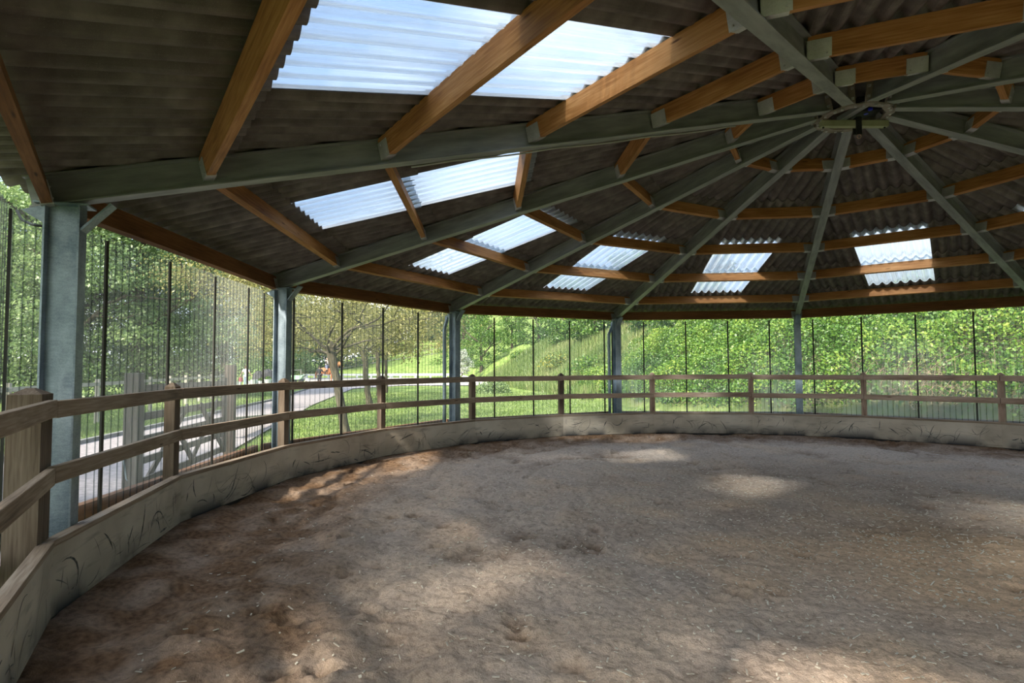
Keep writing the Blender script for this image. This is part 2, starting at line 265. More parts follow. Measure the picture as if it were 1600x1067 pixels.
# ------------------------------------------------------------------ mesh helpers
def tag(o, label=None, cat=None, group=None, kind=None):
    if label: o['label'] = label
    if cat: o['category'] = cat
    if group: o['group'] = group
    if kind: o['kind'] = kind
    return o
def absloc(p):
    v = Vector((0, 0, 0))
    while p is not None: v += p.location; p = p.parent
    return v
def empty(name, loc):
    o = bpy.data.objects.new(name, None); C.objects.link(o); o.location = Vector([float(x) for x in loc]); o.empty_display_size = .2
    return o
def link(name, me, parent=None, origin=None):
    """mesh given in world coordinates"""
    o = bpy.data.objects.new(name, me); C.objects.link(o)
    if parent is not None:
        o.parent = parent; base = absloc(parent)
    else: base = Vector((0, 0, 0))
    off = Vector([float(x) for x in origin]) if origin is not None else base
    me.transform(Matrix.Translation(-off)); o.location = off - base
    return o
class MB:
    def __init__(s): s.v = []; s.f = []; s.m = []; s.lc = []
    def add(s, V, F, mi=0, lc=None):
        k = len(s.v); s.v += [tuple(float(c) for c in p) for p in V]; s.f += [tuple(k+i for i in f) for f in F]; s.m += [mi]*len(F)
        s.lc += [tuple(float(c) for c in p) for p in (V if lc is None else lc)]
    def hexa(s, P, mi=0, lc=None):      # 8 points: 4 below, 4 above, same order
        s.add(P, [(0, 3, 2, 1), (4, 5, 6, 7), (0, 1, 5, 4), (1, 2, 6, 5), (2, 3, 7, 6), (3, 0, 4, 7)], mi, lc)
    def bar(s, p0, p1, w, h, up=(0, 0, 1), mi=0, seg=1, bow=0):
        p0 = np.array(p0, float); p1 = np.array(p1, float); d = p1-p0; ln = np.linalg.norm(d); d = d/ln
        up = np.array(up, float); sd = np.cross(d, up); sd /= np.linalg.norm(sd); u = np.cross(sd, d)
        o = RNG.random(3)*20
        V = []; LC = []; F = []
        for j in range(seg+1):
            t = j/seg; c = p0+d*ln*t + u*bow*math.sin(pi*t)
            for a, b in ((-1, -1), (1, -1), (1, 1), (-1, 1)):
                V.append(c+sd*w/2*a+u*h/2*b); LC.append((ln*t+o[0], w/2*a+o[1], h/2*b+o[2]))
        for j in range(seg):
            for q in range(4):
                F.append((4*j+q, 4*j+(q+1) % 4, 4*j+4+(q+1) % 4, 4*j+4+q))
        F.append((3, 2, 1, 0)); F.append((4*seg, 4*seg+1, 4*seg+2, 4*seg+3))
        s.add(V, F, mi, LC)
    def box(s, c, sx, sy, sz, ax=(1, 0, 0), mi=0):
        c = np.array(c, float); ax = np.array(ax, float); ax /= np.linalg.norm(ax)
        s.bar(c-ax*sx/2, c+ax*sx/2, sy, sz, (0, 0, 1), mi)
    def tube(s, pts, rad, n=8, mi=0, cap=True):
        pts = [np.array(p, float) for p in pts]; o = RNG.random(3)*20; V = []; LC = []; F = []
        rads = rad if hasattr(rad, '__len__') else [rad]*len(pts); ln = 0
        ref = np.array([.3, .9, .2])
        for j, p in enumerate(pts):
            d = pts[min(j+1, len(pts)-1)]-pts[max(j-1, 0)]; d = d/(np.linalg.norm(d)+1e-9)
            a = np.cross(d, ref)
            if np.linalg.norm(a) < .05: a = np.cross(d, np.array([1., 0, 0]))
            a /= np.linalg.norm(a); b = np.cross(d, a); ref = np.cross(a, d) if False else ref
            if j: ln += np.linalg.norm(p-pts[j-1])
            for q in range(n):
                th = 2*pi*q/n; V.append(p+(a*math.cos(th)+b*math.sin(th))*rads[j]); LC.append((ln+o[0], rads[j]*math.cos(th)+o[1], rads[j]*math.sin(th)+o[2]))
        for j in range(len(pts)-1):
            for q in range(n):
                F.append((j*n+q, j*n+(q+1) % n, (j+1)*n+(q+1) % n, (j+1)*n+q))
        if cap: F.append(tuple(range(n-1, -1, -1))); F.append(tuple((len(pts)-1)*n+q for q in range(n)))
        s.add(V, F, mi, LC)
    def build(s, name, mats, parent=None, origin=None, smooth=False, bevel=0):
        me = bpy.data.meshes.new(name); me.from_pydata(s.v, [], s.f)
        mats = mats if isinstance(mats, (list, tuple)) else [mats]
        for mm in mats: me.materials.append(MT[mm] if isinstance(mm, str) else mm)
        me.polygons.foreach_set('material_index', s.m)
        a = me.attributes.new('lc', 'FLOAT_VECTOR', 'POINT'); a.data.foreach_set('vector', np.array(s.lc, float).ravel())
        if smooth: me.polygons.foreach_set('use_smooth', [True]*len(me.polygons))
        me.update()
        o = link(name, me, parent, origin)
        if bevel:
            bv = o.modifiers.new('bevel', 'BEVEL'); bv.width = bevel; bv.segments = 2; bv.limit_method = 'ANGLE'
        return o
def quads(name, V, mat, parent=None, tone=None, origin=None, nper=4):
    """fast mesh of separate quads; V is (n,4,3)"""
    n = len(V); me = bpy.data.meshes.new(name); me.vertices.add(n*nper); me.vertices.foreach_set('co', np.ascontiguousarray(V, dtype=np.float32).ravel())
    me.loops.add(n*nper); me.loops.foreach_set('vertex_index', np.arange(n*nper, dtype=np.int32))
    me.polygons.add(n); me.polygons.foreach_set('loop_start', np.arange(0, n*nper, nper, dtype=np.int32))
    try: me.polygons.foreach_set('loop_total', np.full(n, nper, dtype=np.int32))
    except Exception: pass
    if tone is not None:
        a = me.attributes.new('tone', 'FLOAT', 'POINT'); a.data.foreach_set('value', np.repeat(np.clip(tone, 0, 1), nper).astype(np.float32))
    me.materials.append(MT[mat]); me.update(calc_edges=True); me.validate()
    return link(name, me, parent, origin)
def unit(a): return a/(np.linalg.norm(a, axis=-1, keepdims=True)+1e-9)
def leaf_quads(P, size, up=.5, out=None, asp=.62, rng=RNG):
    n = len(P); nr = rng.normal(size=(n, 3)); nr = unit(nr)
    nr = nr + np.array([0, 0, up])
    if out is not None: nr = nr+out
    nr = unit(nr); t = unit(np.cross(nr, rng.normal(size=(n, 3)))); b = np.cross(nr, t)
    s = np.asarray(size).reshape(-1, 1) if hasattr(size, '__len__') else np.full((n, 1), size)
    s = s*(.65+.7*rng.random((n, 1)))
    return np.stack([P-t*s*.5, P+b*s*asp*.5+t*s*.05, P+t*s*.5-nr*s*.08, P-b*s*asp*.5+t*s*.05], 1)
_lat = np.random.default_rng(3).random((256, 256))
def vnoise(x, y, s=1.0, o=0.0):
    x = np.asarray(x, float)*s+o*17.31+500; y = np.asarray(y, float)*s+o*9.77+500
    xi = np.floor(x).astype(int); yi = np.floor(y).astype(int); fx = x-xi; fy = y-yi
    fx = fx*fx*(3-2*fx); fy = fy*fy*(3-2*fy)
    g = lambda a, b: _lat[a % 256, b % 256]
    return (g(xi, yi)*(1-fx)+g(xi+1, yi)*fx)*(1-fy)+(g(xi, yi+1)*(1-fx)+g(xi+1, yi+1)*fx)*fy
def grid_mesh(name, X, Y, Z, mat, attrs=None, mask=None):
    ny, nx = X.shape; V = np.stack([X, Y, Z], -1).reshape(-1, 3)
    idx = np.arange(nx*ny).reshape(ny, nx)
    F = np.stack([idx[:-1, :-1], idx[:-1, 1:], idx[1:, 1:], idx[1:, :-1]], -1).reshape(-1, 4)
    if mask is not None:
        mk = mask.reshape(-1); F = F[mk[F].all(1)]
        used = np.zeros(len(V), bool); used[F.ravel()] = True; mp = np.cumsum(used)-1; V = V[used]; F = mp[F]
        if attrs: attrs = {k_: a_.reshape(-1)[used] for k_, a_ in attrs.items()}
    me = bpy.data.meshes.new(name); me.vertices.add(len(V)); me.vertices.foreach_set('co', V.astype(np.float32).ravel())
    me.loops.add(len(F)*4); me.loops.foreach_set('vertex_index', F.astype(np.int32).ravel())
    me.polygons.add(len(F)); me.polygons.foreach_set('loop_start', np.arange(0, len(F)*4, 4, dtype=np.int32))
    try: me.polygons.foreach_set('loop_total', np.full(len(F), 4, dtype=np.int32))
    except Exception: pass
    me.polygons.foreach_set('use_smooth', np.ones(len(F), bool))
    for k_, a_ in (attrs or {}).items():
        at = me.attributes.new(k_, 'FLOAT', 'POINT'); at.data.foreach_set('value', np.clip(a_, 0, 1).astype(np.float32).ravel())
    me.materials.append(MT[mat] if isinstance(mat, str) else mat); me.update(calc_edges=True)
    return link(name, me)
def pix(px, py): return FW+RT*((px-800)/FPX)+UP*((533.5-py)/FPX)
def on_z(px, py, z=0.0):
    d = pix(px, py); return CAM+d*((z-CAM[2])/d[2])
def at_d(px, py, depth): return CAM+pix(px, py)*depth
ORD = ['', 'first', 'second', 'third', 'fourth', 'fifth', 'sixth', 'seventh', 'eighth', 'ninth', 'tenth', 'eleventh', 'twelfth', 'thirteenth', 'fourteenth', 'fifteenth', 'sixteenth', 'seventeenth']

# ------------------------------------------------------------------ building frame numbers
NB = 11; PH = 3.6457; R = 7.2; RR = .355; HT = 2.5846; HR = 4.2163; RCOL = 7.024
AP = math.cos(pi/NB); TAN = math.tan(pi/NB)
SLOPE = (HR-HT)/((R-RR)*AP)
def ang(i): return PH-i*2*pi/NB
def raf(i, t, dz=0):
    a = ang(i); r = R+(RR-R)*t
    return np.array([math.cos(a)*r, math.sin(a)*r, HT+(HR-HT)*t+dz])
def er(a): return np.array([math.cos(a), math.sin(a), 0.])
def et(a): return np.array([-math.sin(a), math.cos(a), 0.])
BAY = {10: 'foreground bay with blue roof light', 0: 'bay left of the second column', 1: 'bay left of the third column', 2: 'bay left of the fourth column', 3: 'bay left of the fifth column', 4: 'bay right of the fifth column',
       5: 'second bay past the fifth column', 6: 'third bay past the fifth column', 7: 'fourth bay past the fifth column', 8: 'fifth bay past the fifth column', 9: 'bay over the entrance'}
COLN = {0: 'the widest column at the far left', 1: 'the second column from the left', 2: 'the third column from the left', 3: 'the fourth column from the left', 4: 'the fifth column from the left',
        5: 'the first column past the right edge', 6: 'the second column past the right edge', 7: 'the third column past the right edge', 8: 'the fourth column past the right edge',
        9: 'the column right of the entrance', 10: 'the column left of the entrance'}

# ------------------------------------------------------------------ ground outside
def bank_line():
    return np.array([(-60, 150), (-30, 85), (-16.5, 52.1), (-8.1, 32.1), (-4.6, 24.2), (-2.9, 18.2), (-1.3, 14.6), (.9, 11.4), (3.5, 8.9), (6.2, 6.7), (8.3, 3.6), (9.0, 0), (9.3, -4), (13, -14), (15, -30)], float)
BL = bank_line()
def bank_dist(x, y):
    """signed distance beyond the foot of the bank (positive = up the bank, to the right/back)"""
    x = np.asarray(x, float); y = np.asarray(y, float); best = np.full(x.shape, 1e9); sg = np.zeros(x.shape)
    for a, b in zip(BL[:-1], BL[1:]):
        d = b-a; L2 = d@d; t = np.clip(((x-a[0])*d[0]+(y-a[1])*d[1])/L2, 0, 1)
        qx = x-(a[0]+t*d[0]); qy = y-(a[1]+t*d[1]); dd = np.hypot(qx, qy)
        cr_ = d[0]*qy-d[1]*qx
        up_ = dd < best-1e-9; best = np.where(up_, dd, best); sg = np.where(up_, np.sign(cr_), sg)
    return best*sg
def ground_z(x, y):
    x = np.asarray(x, float); y = np.asarray(y, float)
    s = np.maximum(bank_dist(x, y), 0); h = 7.0*(1-np.exp(-s/8.0)) + .02*s
    h = h + (vnoise(x, y, .5, 1)-.5)*.5*np.clip(s/2, 0, 1)
    # hillside meadow rising beyond the white arena
    rel = (x-CAM[0])*FW[0]+(y-CAM[1])*FW[1]
    d2 = np.maximum(rel-92, 0); lat = (x-CAM[0])*RT[0]+(y-CAM[1])*RT[1]
    hill = d2*.155*np.clip((lat+52)/24, 0.15, 1)
    return np.maximum(h*np.where(rel < 95, 1, np.clip((135-rel)/40, 0, 1)), hill) - .03
def sgrid(c, lo, hi, near, n):
    t = np.linspace(-1, 1, n); s = np.sinh(t*4)/np.sinh(4)
    return c+np.where(s < 0, -s*(lo-c), s*(hi-c))*1.0 + t*0
gx = np.unique(np.concatenate([np.arange(-26, 22, .45), np.arange(-150, -26, 3.5), np.arange(22, 60, 3)]))
gy = np.unique(np.concatenate([np.arange(-24, 50, .45), np.arange(50, 110, 1.6), np.arange(110, 260, 5), np.arange(-60, -24, 4)]))
X, Y = np.meshgrid(gx, gy); Z = ground_z(X, Y)
Z = Z + (vnoise(X, Y, 1.4, 5)-.5)*.03*(np.hypot(X, Y) > 8)
bd = bank_dist(X, Y); Z = np.where(np.hypot(X, Y) < 7.0, -.30, Z)
g_ = grid_mesh('ground', X, Y, Z, 'grass', {'soil': np.clip((bd+.2+(vnoise(X, Y, 1.7, 7)-.5)*.8)/.9, 0, 1)*np.clip((27-Y)/2, 0, 1)}); g_['kind'] = 'structure'
def flat_poly(name, pts, z, mat, kind='structure', thick=.0):
    mb = MB(); n = len(pts); V = [(p[0], p[1], z) for p in pts]
    mb.add(V, [tuple(range(n))]); o = mb.build(name, mat); tag(o, kind=kind); return o
far = [on_z(*p)[:2] for p in ((-300, 822), (-60, 742), (0, 722), (200, 678), (430, 625), (482, 608), (520, 602.5), (640, 599.5))]
near = [on_z(*p)[:2] for p in ((640, 602), (552, 607), (490, 632), (440, 660), (375, 697), (300, 740), (205, 795), (60, 880))]
near += [np.array((-7.75, -4.4)), np.array((-6.2, -8.0)), np.array((-9, -14))]
def strip_mesh(name, A, B, z, mat):
    mb = MB()
    def res(P, n=60):
        P = np.array(P); d = np.r_[0, np.cumsum(np.linalg.norm(np.diff(P, axis=0), axis=1))]; t = np.linspace(0, d[-1], n)
        return np.stack([np.interp(t, d, P[:, 0]), np.interp(t, d, P[:, 1])], 1)
    A = res(A); B = res(B); V = []
    for a, b in zip(A, B):
        for k_ in range(7):
            p = a+(b-a)*k_/6; V.append((p[0], p[1], z))
    F = [(i*7+k_, i*7+k_+1, i*7+k_+8, i*7+k_+7) for i in range(59) for k_ in range(6)]
    mb.add(V, F); o = mb.build(name, mat); tag(o, kind='structure'); return o
strip_mesh('path', far, near[::-1], .015, 'path')
mb = MB()
for a, b in zip(far[:-2], far[1:-1]): mb.bar((a[0], a[1], .03), (b[0], b[1], .03), .12, .13)
tag(mb.build('kerb', 'kerb'), kind='structure')
arena_c = [on_z(494, 603)[:2], on_z(747, 602.5)[:2], on_z(700, 590.5)[:2]+np.array([2, 0]), on_z(470, 590.5)[:2]]
flat_poly('arena_surface', arena_c, .03, 'arena')

# ------------------------------------------------------------------ sand floor
n_ = 430
tx = np.sinh(np.linspace(-3.0, 3.0, n_))/np.sinh(3.0)
def warp(c, lo, hi, n, k_):
    t0 = np.arcsinh((lo-c)*k_); t1 = np.arcsinh((hi-c)*k_); return c+np.sinh(np.linspace(t0, t1, n))/k_
xs = warp(-2.4, -6.95, 6.95, 470, .55); ys = warp(-4.6, -6.95, 6.95, 470, .50)
X, Y = np.meshgrid(xs, ys); rad = np.hypot(X, Y)
FS = .96; FZ = CAM[2]*(1-FS)      # the inner fence and the sand stand a little above the ground outside
fence_c = CAM[:2]+FS*(np.array([-.011*7.2, .0048*7.2])-CAM[:2])
rf = np.hypot(X-fence_c[0], Y-fence_c[1]); edge = 6.80*FS-rf; edge = np.where(edge < 0, 0, edge)
Z = (vnoise(X, Y, 1.1, 1)-.5)*.05+(vnoise(X, Y, 3.1, 2)-.5)*.055*np.clip(1.3-edge*.16, .35, 1.1)+(vnoise(X, Y, 7.5, 3)-.5)*.032*np.clip(1.5-edge*.2, .3, 1.1)+(vnoise(X, Y, 17, 4)-.5)*.020+(vnoise(X, Y, 41, 6)-.5)*.011
Z += -.02*np.exp(-((edge-.8)/.5)**2) + .02*np.exp(-(edge/.25)**2)
hr = np.random.default_rng(5)
for k_ in range(420):
    a = hr.random()*2*pi; d = 6.5*math.sqrt(hr.random()) if k_ % 3 else 5.2+1.3*hr.random()
    hx, hy = math.cos(a)*d, math.sin(a)*d; th = a+pi/2+hr.normal()*.4
    ct, st = math.cos(th), math.sin(th); dp_ = .018+.030*hr.random(); w_ = .055+.02*hr.random()
    i0, i1 = np.searchsorted(xs, [hx-.25, hx+.25]); j0, j1 = np.searchsorted(ys, [hy-.25, hy+.25])
    if i1 <= i0 or j1 <= j0: continue
    x_ = X[j0:j1, i0:i1]-hx; y_ = Y[j0:j1, i0:i1]-hy
    u_ = (x_*ct+y_*st)/1.15; v_ = (-x_*st+y_*ct); q_ = np.hypot(u_, v_)/w_
    Z[j0:j1, i0:i1] += dp_*(-1.0/(1+np.exp((q_-1)*8))+.55*np.exp(-((q_-1.35)/.28)**2)*np.clip(.6+u_/w_*.4, 0, 1))
Z = np.minimum(Z, .02+.05*np.clip(edge, 0, 1)) + FZ
n1 = vnoise(X, Y, 1.5, 8); n2 = vnoise(X, Y, 6, 9)
th = np.arctan2(Y, X)
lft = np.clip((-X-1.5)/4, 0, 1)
damp_shade = 1/(1+np.exp((edge-(.80+.45*n1+.5*lft*np.clip((1.8-Y)/3, 0, 1)))*4.5))*(.62+.55*n2)  # damp track by the boards, plus left-hand shade painted into the sand colour
damp_shade = np.maximum(damp_shade, (np.clip((FZ-Z)*22-.25, 0, 1))*.75)  # sand also darker in its hollows
fl = grid_mesh('floor', X, Y, Z, 'sand', {'damp_shade': damp_shade, 'ochre_light': np.clip(1.25*np.exp(-(((X-.9)/2.4)**2+((Y+2.0)/1.5)**2))+(vnoise(X, Y, 2.2, 12)-.55)*.7, 0, .85)}, rf < 6.99*FS); fl['kind'] = 'structure'  # warm roof-light pool painted into the sand colour, over yellow-brown footing
# wood chips lying on the sand
n_ = 11000
P = hr.normal(size=(n_, 2))*np.array([2.9, 2.6])+np.array([.7, -2.2]); ok = np.hypot(P[:, 0]-fence_c[0], P[:, 1]-fence_c[1]) < 6.1; P = P[ok]
ix = np.clip(np.searchsorted(xs, P[:, 0]), 0, len(xs)-1); iy = np.clip(np.searchsorted(ys, P[:, 1]), 0, len(ys)-1)
Pz = np.stack([P[:, 0], P[:, 1], Z[iy, ix]+.005], 1)
nn = len(Pz); th = hr.random(nn)*pi; ln = .005+.017*hr.random(nn)**2.6; wd = .0016+.0034*hr.random(nn); tl = hr.normal(size=nn)*.25
d1 = np.stack([np.cos(th), np.sin(th), tl], 1)*ln[:, None]; d2 = np.stack([-np.sin(th), np.cos(th), hr.normal(size=nn)*.3], 1)*wd[:, None]
up_ = np.array([0, 0, .003])
V = np.stack([Pz-d1-d2, Pz+d1-d2, Pz+d1+d2, Pz-d1+d2], 1)+up_
Vb = V-np.array([0, 0, .004]); sides = [np.stack([Vb[:, i], Vb[:, (i+1) % 4], V[:, (i+1) % 4], V[:, i]], 1) for i in range(4)]
tag(quads('wood_chips', np.concatenate([V]+sides), 'chip'), 'pale wood shavings strewn over the brown sand floor', 'wood chips', kind='stuff')

# ------------------------------------------------------------------ columns and rafters
def ibeam(mb, p0, p1, depth, width, tf, tw, up):
    p0 = np.array(p0, float); p1 = np.array(p1, float); d = unit(p1-p0); sd = unit(np.cross(d, np.array(up, float))); u = np.cross(sd, d)
    mb.bar(p0+u*(tf/2), p1+u*(tf/2), width, tf, u); mb.bar(p0+u*(depth-tf/2), p1+u*(depth-tf/2), width, tf, u)
    mb.bar(p0+u*depth/2, p1+u*depth/2, tw, depth-2*tf, u)
DEP = .205
CLAB = {0: 'wide blue-grey galvanised steel column behind the thick corner fence post', 1: 'galvanised column with a sunlit web, left of the forked tree', 2: 'slim galvanised column with a curved downpipe, left of the hedge bank',
        3: 'slim galvanised column standing before the middle of the leafy bank', 4: 'thin galvanised column showing only its flange, before the ivy bank'}
for i in range(NB):
    a = ang(i); c = er(a)*RCOL; zt = HT+(R-RCOL)/(R-RR)*(HR-HT)
    col = empty('steel_column', (c[0], c[1], -.03)); tag(col, CLAB.get(i, 'galvanised steel column, '+COLN[i]), 'column', 'steel columns round the arena')
    mb = MB(); b0 = er(a)*(RCOL+.1); ibeam(mb, (b0[0], b0[1], -.05), (b0[0], b0[1], zt-.008+.02*0), .2, .125, .011, .008, -er(a))
    mb.build('shaft', 'galv', col)
    mb = MB(); mb.box((c[0], c[1], zt-.004), .30, .15, .012, er(a)); mb.build('cap_plate', 'galv', col)
    mb = MB(); q0 = er(a)*(RCOL-.10); q1 = er(a)*(RCOL-.27)
    mb.bar((q0[0], q0[1], zt-.17), (q1[0], q1[1], zt+.02), .10, .014, -er(a)); mb.build('knee_brace', 'galv', col)
    mb = MB(); q0 = er(a)*(RCOL+.10); q1 = er(a)*(RCOL+.22)
    V = []
    for s in (-.05, .05): V += [q0+et(a)*s+np.array([0, 0, zt-.14]), q0+et(a)*s+np.array([0, 0, zt-.02]), q1+et(a)*s+np.array([0, 0, zt-.06])]
    mb.add(V, [(0, 1, 2), (5, 4, 3), (0, 3, 4, 1), (1, 4, 5, 2), (2, 5, 3, 0)]); mb.build('gusset', 'galv', col)
    if i in (0, 1):
        mb = MB(); rb = np.random.default_rng(i)
        for k_ in range(9):
            p = er(a)*(RCOL-.095+.0)+et(a)*0; z = .75+rb.random()*1.4; off = (-1)**k_*.0
            mb.box(er(a)*(RCOL-.06+.12*rb.random())-et(a)*.008+np.array([0, 0, z]), .008+.010*rb.random(), .012, .012, er(a))
        mb.build('rust_spots', 'redrail', col)
RLAB = {0: 'long green-grey steel roof beam nearest on the left, ending over the widest column', 1: 'green-grey steel roof beam over the second column from the left', 2: 'green-grey steel roof beam over the third column from the left',
        3: 'green-grey steel roof beam over the fourth column from the left', 4: 'steep green-grey steel roof beam over the fifth column from the left', 5: 'green-grey steel roof beam running down to the right of the hub, first clockwise after the fifth column',
        6: 'green-grey steel roof beam right of the hub, lowest of those leaving at the right edge', 7: 'nearly level green-grey steel roof beam right of the hub', 8: 'green-grey steel roof beam right of the hub just above the level one',
        9: 'green-grey steel roof beam rising to the upper right corner from the hub', 10: 'wide green-grey steel roof beam overhead, coming toward the viewer from the hub'}
for i in range(NB):
    p0 = raf(i, 0); p1 = raf(i, 1); mb = MB(); d = unit(p1-p0); u = unit(np.cross(np.cross(d, [0, 0, 1]), d))
    r = empty('steel_roof_beam', p0); tag(r, RLAB[i], 'roof beam', 'steel roof beams meeting at the hub')
    ibeam(mb, p0, p1, DEP, .105, .010, .008, (0, 0, 1)); mb.build('beam', 'steel', r)
    mb = MB(); mb.bar(p1-d*.012-u*.01, p1-d*.012+u*(DEP+.01), .13, .016, d); mb.build('end_plate', 'hubplate', r)
    mb = MB()
    for s in (-1, 1):
        for zz in (.05, .15): mb.box(p1-d*.03+u*zz+np.cross(d, u)*s*.045, .03, .024, .024, d)
    mb.build('bolts', 'hanger', r)

# ------------------------------------------------------------------ timber purlins
TP = [.012, .15, .33, .51, .69, .87]
PW, PHH = .058, .155
for b in range(NB):
    for k_, t in enumerate(TP):
        A = raf(b, t); B = raf(b+1, t); d = unit(B-A); mid = (ang(b)+ang(b+1))/2
        slope_up = unit(np.array([-math.cos(mid), -math.sin(mid), SLOPE])); nrm = unit(np.cross(d, slope_up)); nrm = nrm if nrm[2] > 0 else -nrm
        zoff = DEP - PHH + .0 if k_ else DEP-PHH-.045
        hgt = PHH if k_ else PHH+.03
        up = nrm
        p0 = A+up*(zoff+hgt/2)+d*.012; p1 = B+up*(zoff+hgt/2)-d*.012
        mid_p = (p0+p1)/2
        root = empty('timber_purlin', mid_p)
        row = 'eaves timber purlin' if k_ == 0 else ORD[k_]+' timber purlin up from the eaves'
        tag(root, ('orange-brown ' if k_ else 'dark red-brown ')+row+', '+BAY[b], 'purlin', 'timber purlins between the roof beams')
        mb = MB(); mb.bar(p0, p1, PW, hgt, up, seg=6, bow=.004*RNG.normal()); mb.build('timber', 'purlin' if k_ else 'eaves', root)
        for p, s in ((p0, 1), (p1, -1)):
            mb = MB(); L_ = .15 if k_ else .10; hh = hgt*.80; sdv = unit(np.cross(d, up))
            base = p-up*(hgt/2-hh/2+.002)
            for q in (-1, 1): mb.bar(base+sdv*q*(PW/2+.003)-d*s*.008, base+sdv*q*(PW/2+.003)+d*s*L_, .005, hh, up)
            bs = p-up*(hgt/2+.004); mb.bar(bs-d*s*.008, bs+d*s*L_*.9, PW+.012, .005, up)
            for q in (-1, 1):
                for uu, vv in ((.25, .3), (.8, -.3)): mb.box(base+sdv*q*(PW/2+.008)+d*s*L_*uu+up*hh*vv, .012, .008, .012, d)
            mb.build('joist_hanger', 'hanger', root)

# ------------------------------------------------------------------ corrugated roof
PITCH_ = .146; HALF = PITCH_*3.5
SROW = [7.42*AP+.0, 5.92, 4.74, 3.56, 2.38, 1.19, .30]
def roof_z(s): return HT+DEP+(R*AP-s)*SLOPE
def corr(b, s_lo, s_up, u0, u1, base, mb, mi=0, thick=.007, tilt=.014):
    """corrugated sheet in bay b: apothem from s_lo (eave side) to s_up, across from u0 to u1"""
    mid = (ang(b)+ang(b+1))/2; e1 = er(mid); e2 = et(mid)
    n = max(2, int(round((u1-u0)/PITCH_*10))+1); us = np.linspace(u0, u1, n); o = RNG.random(3)*20
    top = []; bot = []; lt = []
    for u in us:
        lim = abs(u)/TAN; a = max(s_lo, lim if False else s_lo); bnd = max(s_up, lim-.0)
        if bnd >= s_lo-.01: top.append(None); continue
        z = .027+.027*math.cos(2*pi*u/PITCH_+.35*math.sin(2*pi*u/PITCH_))
        ss = np.linspace(s_lo, bnd, 4); colv = []
        for s in ss:
            f = (s_lo-s)/(s_lo-s_up)
            colv.append(e1*s+e2*u+np.array([0, 0, roof_z(s)+base+z+tilt*(1-f)]))
        top.append((colv, ss, u))
    for i in range(n-1):
        if top[i] is None or top[i+1] is None: continue
        a, b_ = top[i], top[i+1]
        V = []; LC = []
        for (cv, ss, u) in (a, b_):
            for p, s in zip(cv, ss): V.append(p); LC.append((s+o[0], u+o[1], o[2]))
        nv = len(V); V2 = [p+np.array([0, 0, thick]) for p in V]
        F = [(k, k+1, 5+k, 4+k) for k in range(3)] + [(nv+4+k, nv+5+k, nv+1+k, nv+k) for k in range(3)] + [(0, 4, nv+4, nv), (3, nv+3, nv+7, 7)]
        mb.add(V+V2, F, mi, LC+LC)
for b in range(NB):
    o = MB()
    for r_ in range(6):
        s_lo = SROW[r_]+(.06 if r_ else 0); s_up = SROW[r_+1]-(.14 if r_ < 5 else 0)
        w = s_lo*TAN
        sky_row = r_ in (1, 2)
        if sky_row:
            corr(b, s_lo, s_up, -HALF-PITCH_*math.ceil((w-HALF)/PITCH_), -HALF, 0, o); corr(b, s_lo, s_up, HALF, HALF+PITCH_*math.ceil((w-HALF)/PITCH_), 0, o)
        else:
            k_ = math.ceil((w-HALF)/PITCH_); corr(b, s_lo, s_up, -HALF-PITCH_*k_, HALF+PITCH_*k_, 0, o)
    ob = o.build('ceiling', 'roof', smooth=True); ob['kind'] = 'structure'
    mid = (ang(b)+ang(b+1))/2
    root = empty('roof_light', er(mid)*4.74+np.array([0, 0, roof_z(4.74)]))
    tag(root, 'translucent corrugated roof light, '+BAY[b], 'roof light', 'translucent roof lights')
    for r_ in (1, 2):
        mb = MB(); corr(b, SROW[r_]+.06, SROW[r_+1]-(.05 if r_ == 1 else .11), -HALF-.03, HALF+.03, .004, mb); mb.build('clear_sheet', 'skylight', root, smooth=True)
    if b in (10, 0):      # moss and dirt wedged in the lap of the two sheets
        mb = MB(); rr_ = np.random.default_rng(b); e1 = er(mid); e2 = et(mid); s = SROW[2]+.06
        for q in range(-3, 4):
            u = q*PITCH_+PITCH_/2*0; 
            if abs(u) > HALF: continue
            z = roof_z(s)+.004+.024-.024+.0
            cpt = e1*s+e2*(u+.073)+np.array([0, 0, z+.012])
            mb.tube([cpt, cpt-e1*.05+np.array([0, 0, .012]), cpt-e1*(.10+.05*rr_.random())+np.array([0, 0, .03])], [.016, .010, .003], 6)
        mb.build('lap_dirt', 'soil', root)
    # ridge capping over the beam
    A = raf(b, -.03, DEP+.085); B = raf(b, 1, DEP+.085); d = unit(B-A); sd_ = unit(np.cross(d, [0, 0, 1]))
    mb = MB()
    for s in (-1, 1):
        q = sd_*s*.20-np.array([0, 0, .03]); th_ = np.array([0, 0, .008])
        mb.hexa([A, B, B+q, A+q, A+th_, B+th_, B+q+th_, A+q+th_])
    rc = mb.build('ceiling_ridge', 'roof'); rc['kind'] = 'structure'
mb = MB(); apex = np.array([0, 0, HR+DEP+.32]); ringp = [er(ang(i))*.62+np.array([0, 0, HR+DEP+.06]) for i in range(NB)]
mb.add(ringp+[apex], [(i, (i+1) % NB, NB) for i in range(NB)]); mb.add([p+np.array([0, 0, .02]) for p in ringp+[apex]], [((i+1) % NB, i, NB) for i in range(NB)])
tag(mb.build('ceiling_apex', 'roof'), kind='structure')

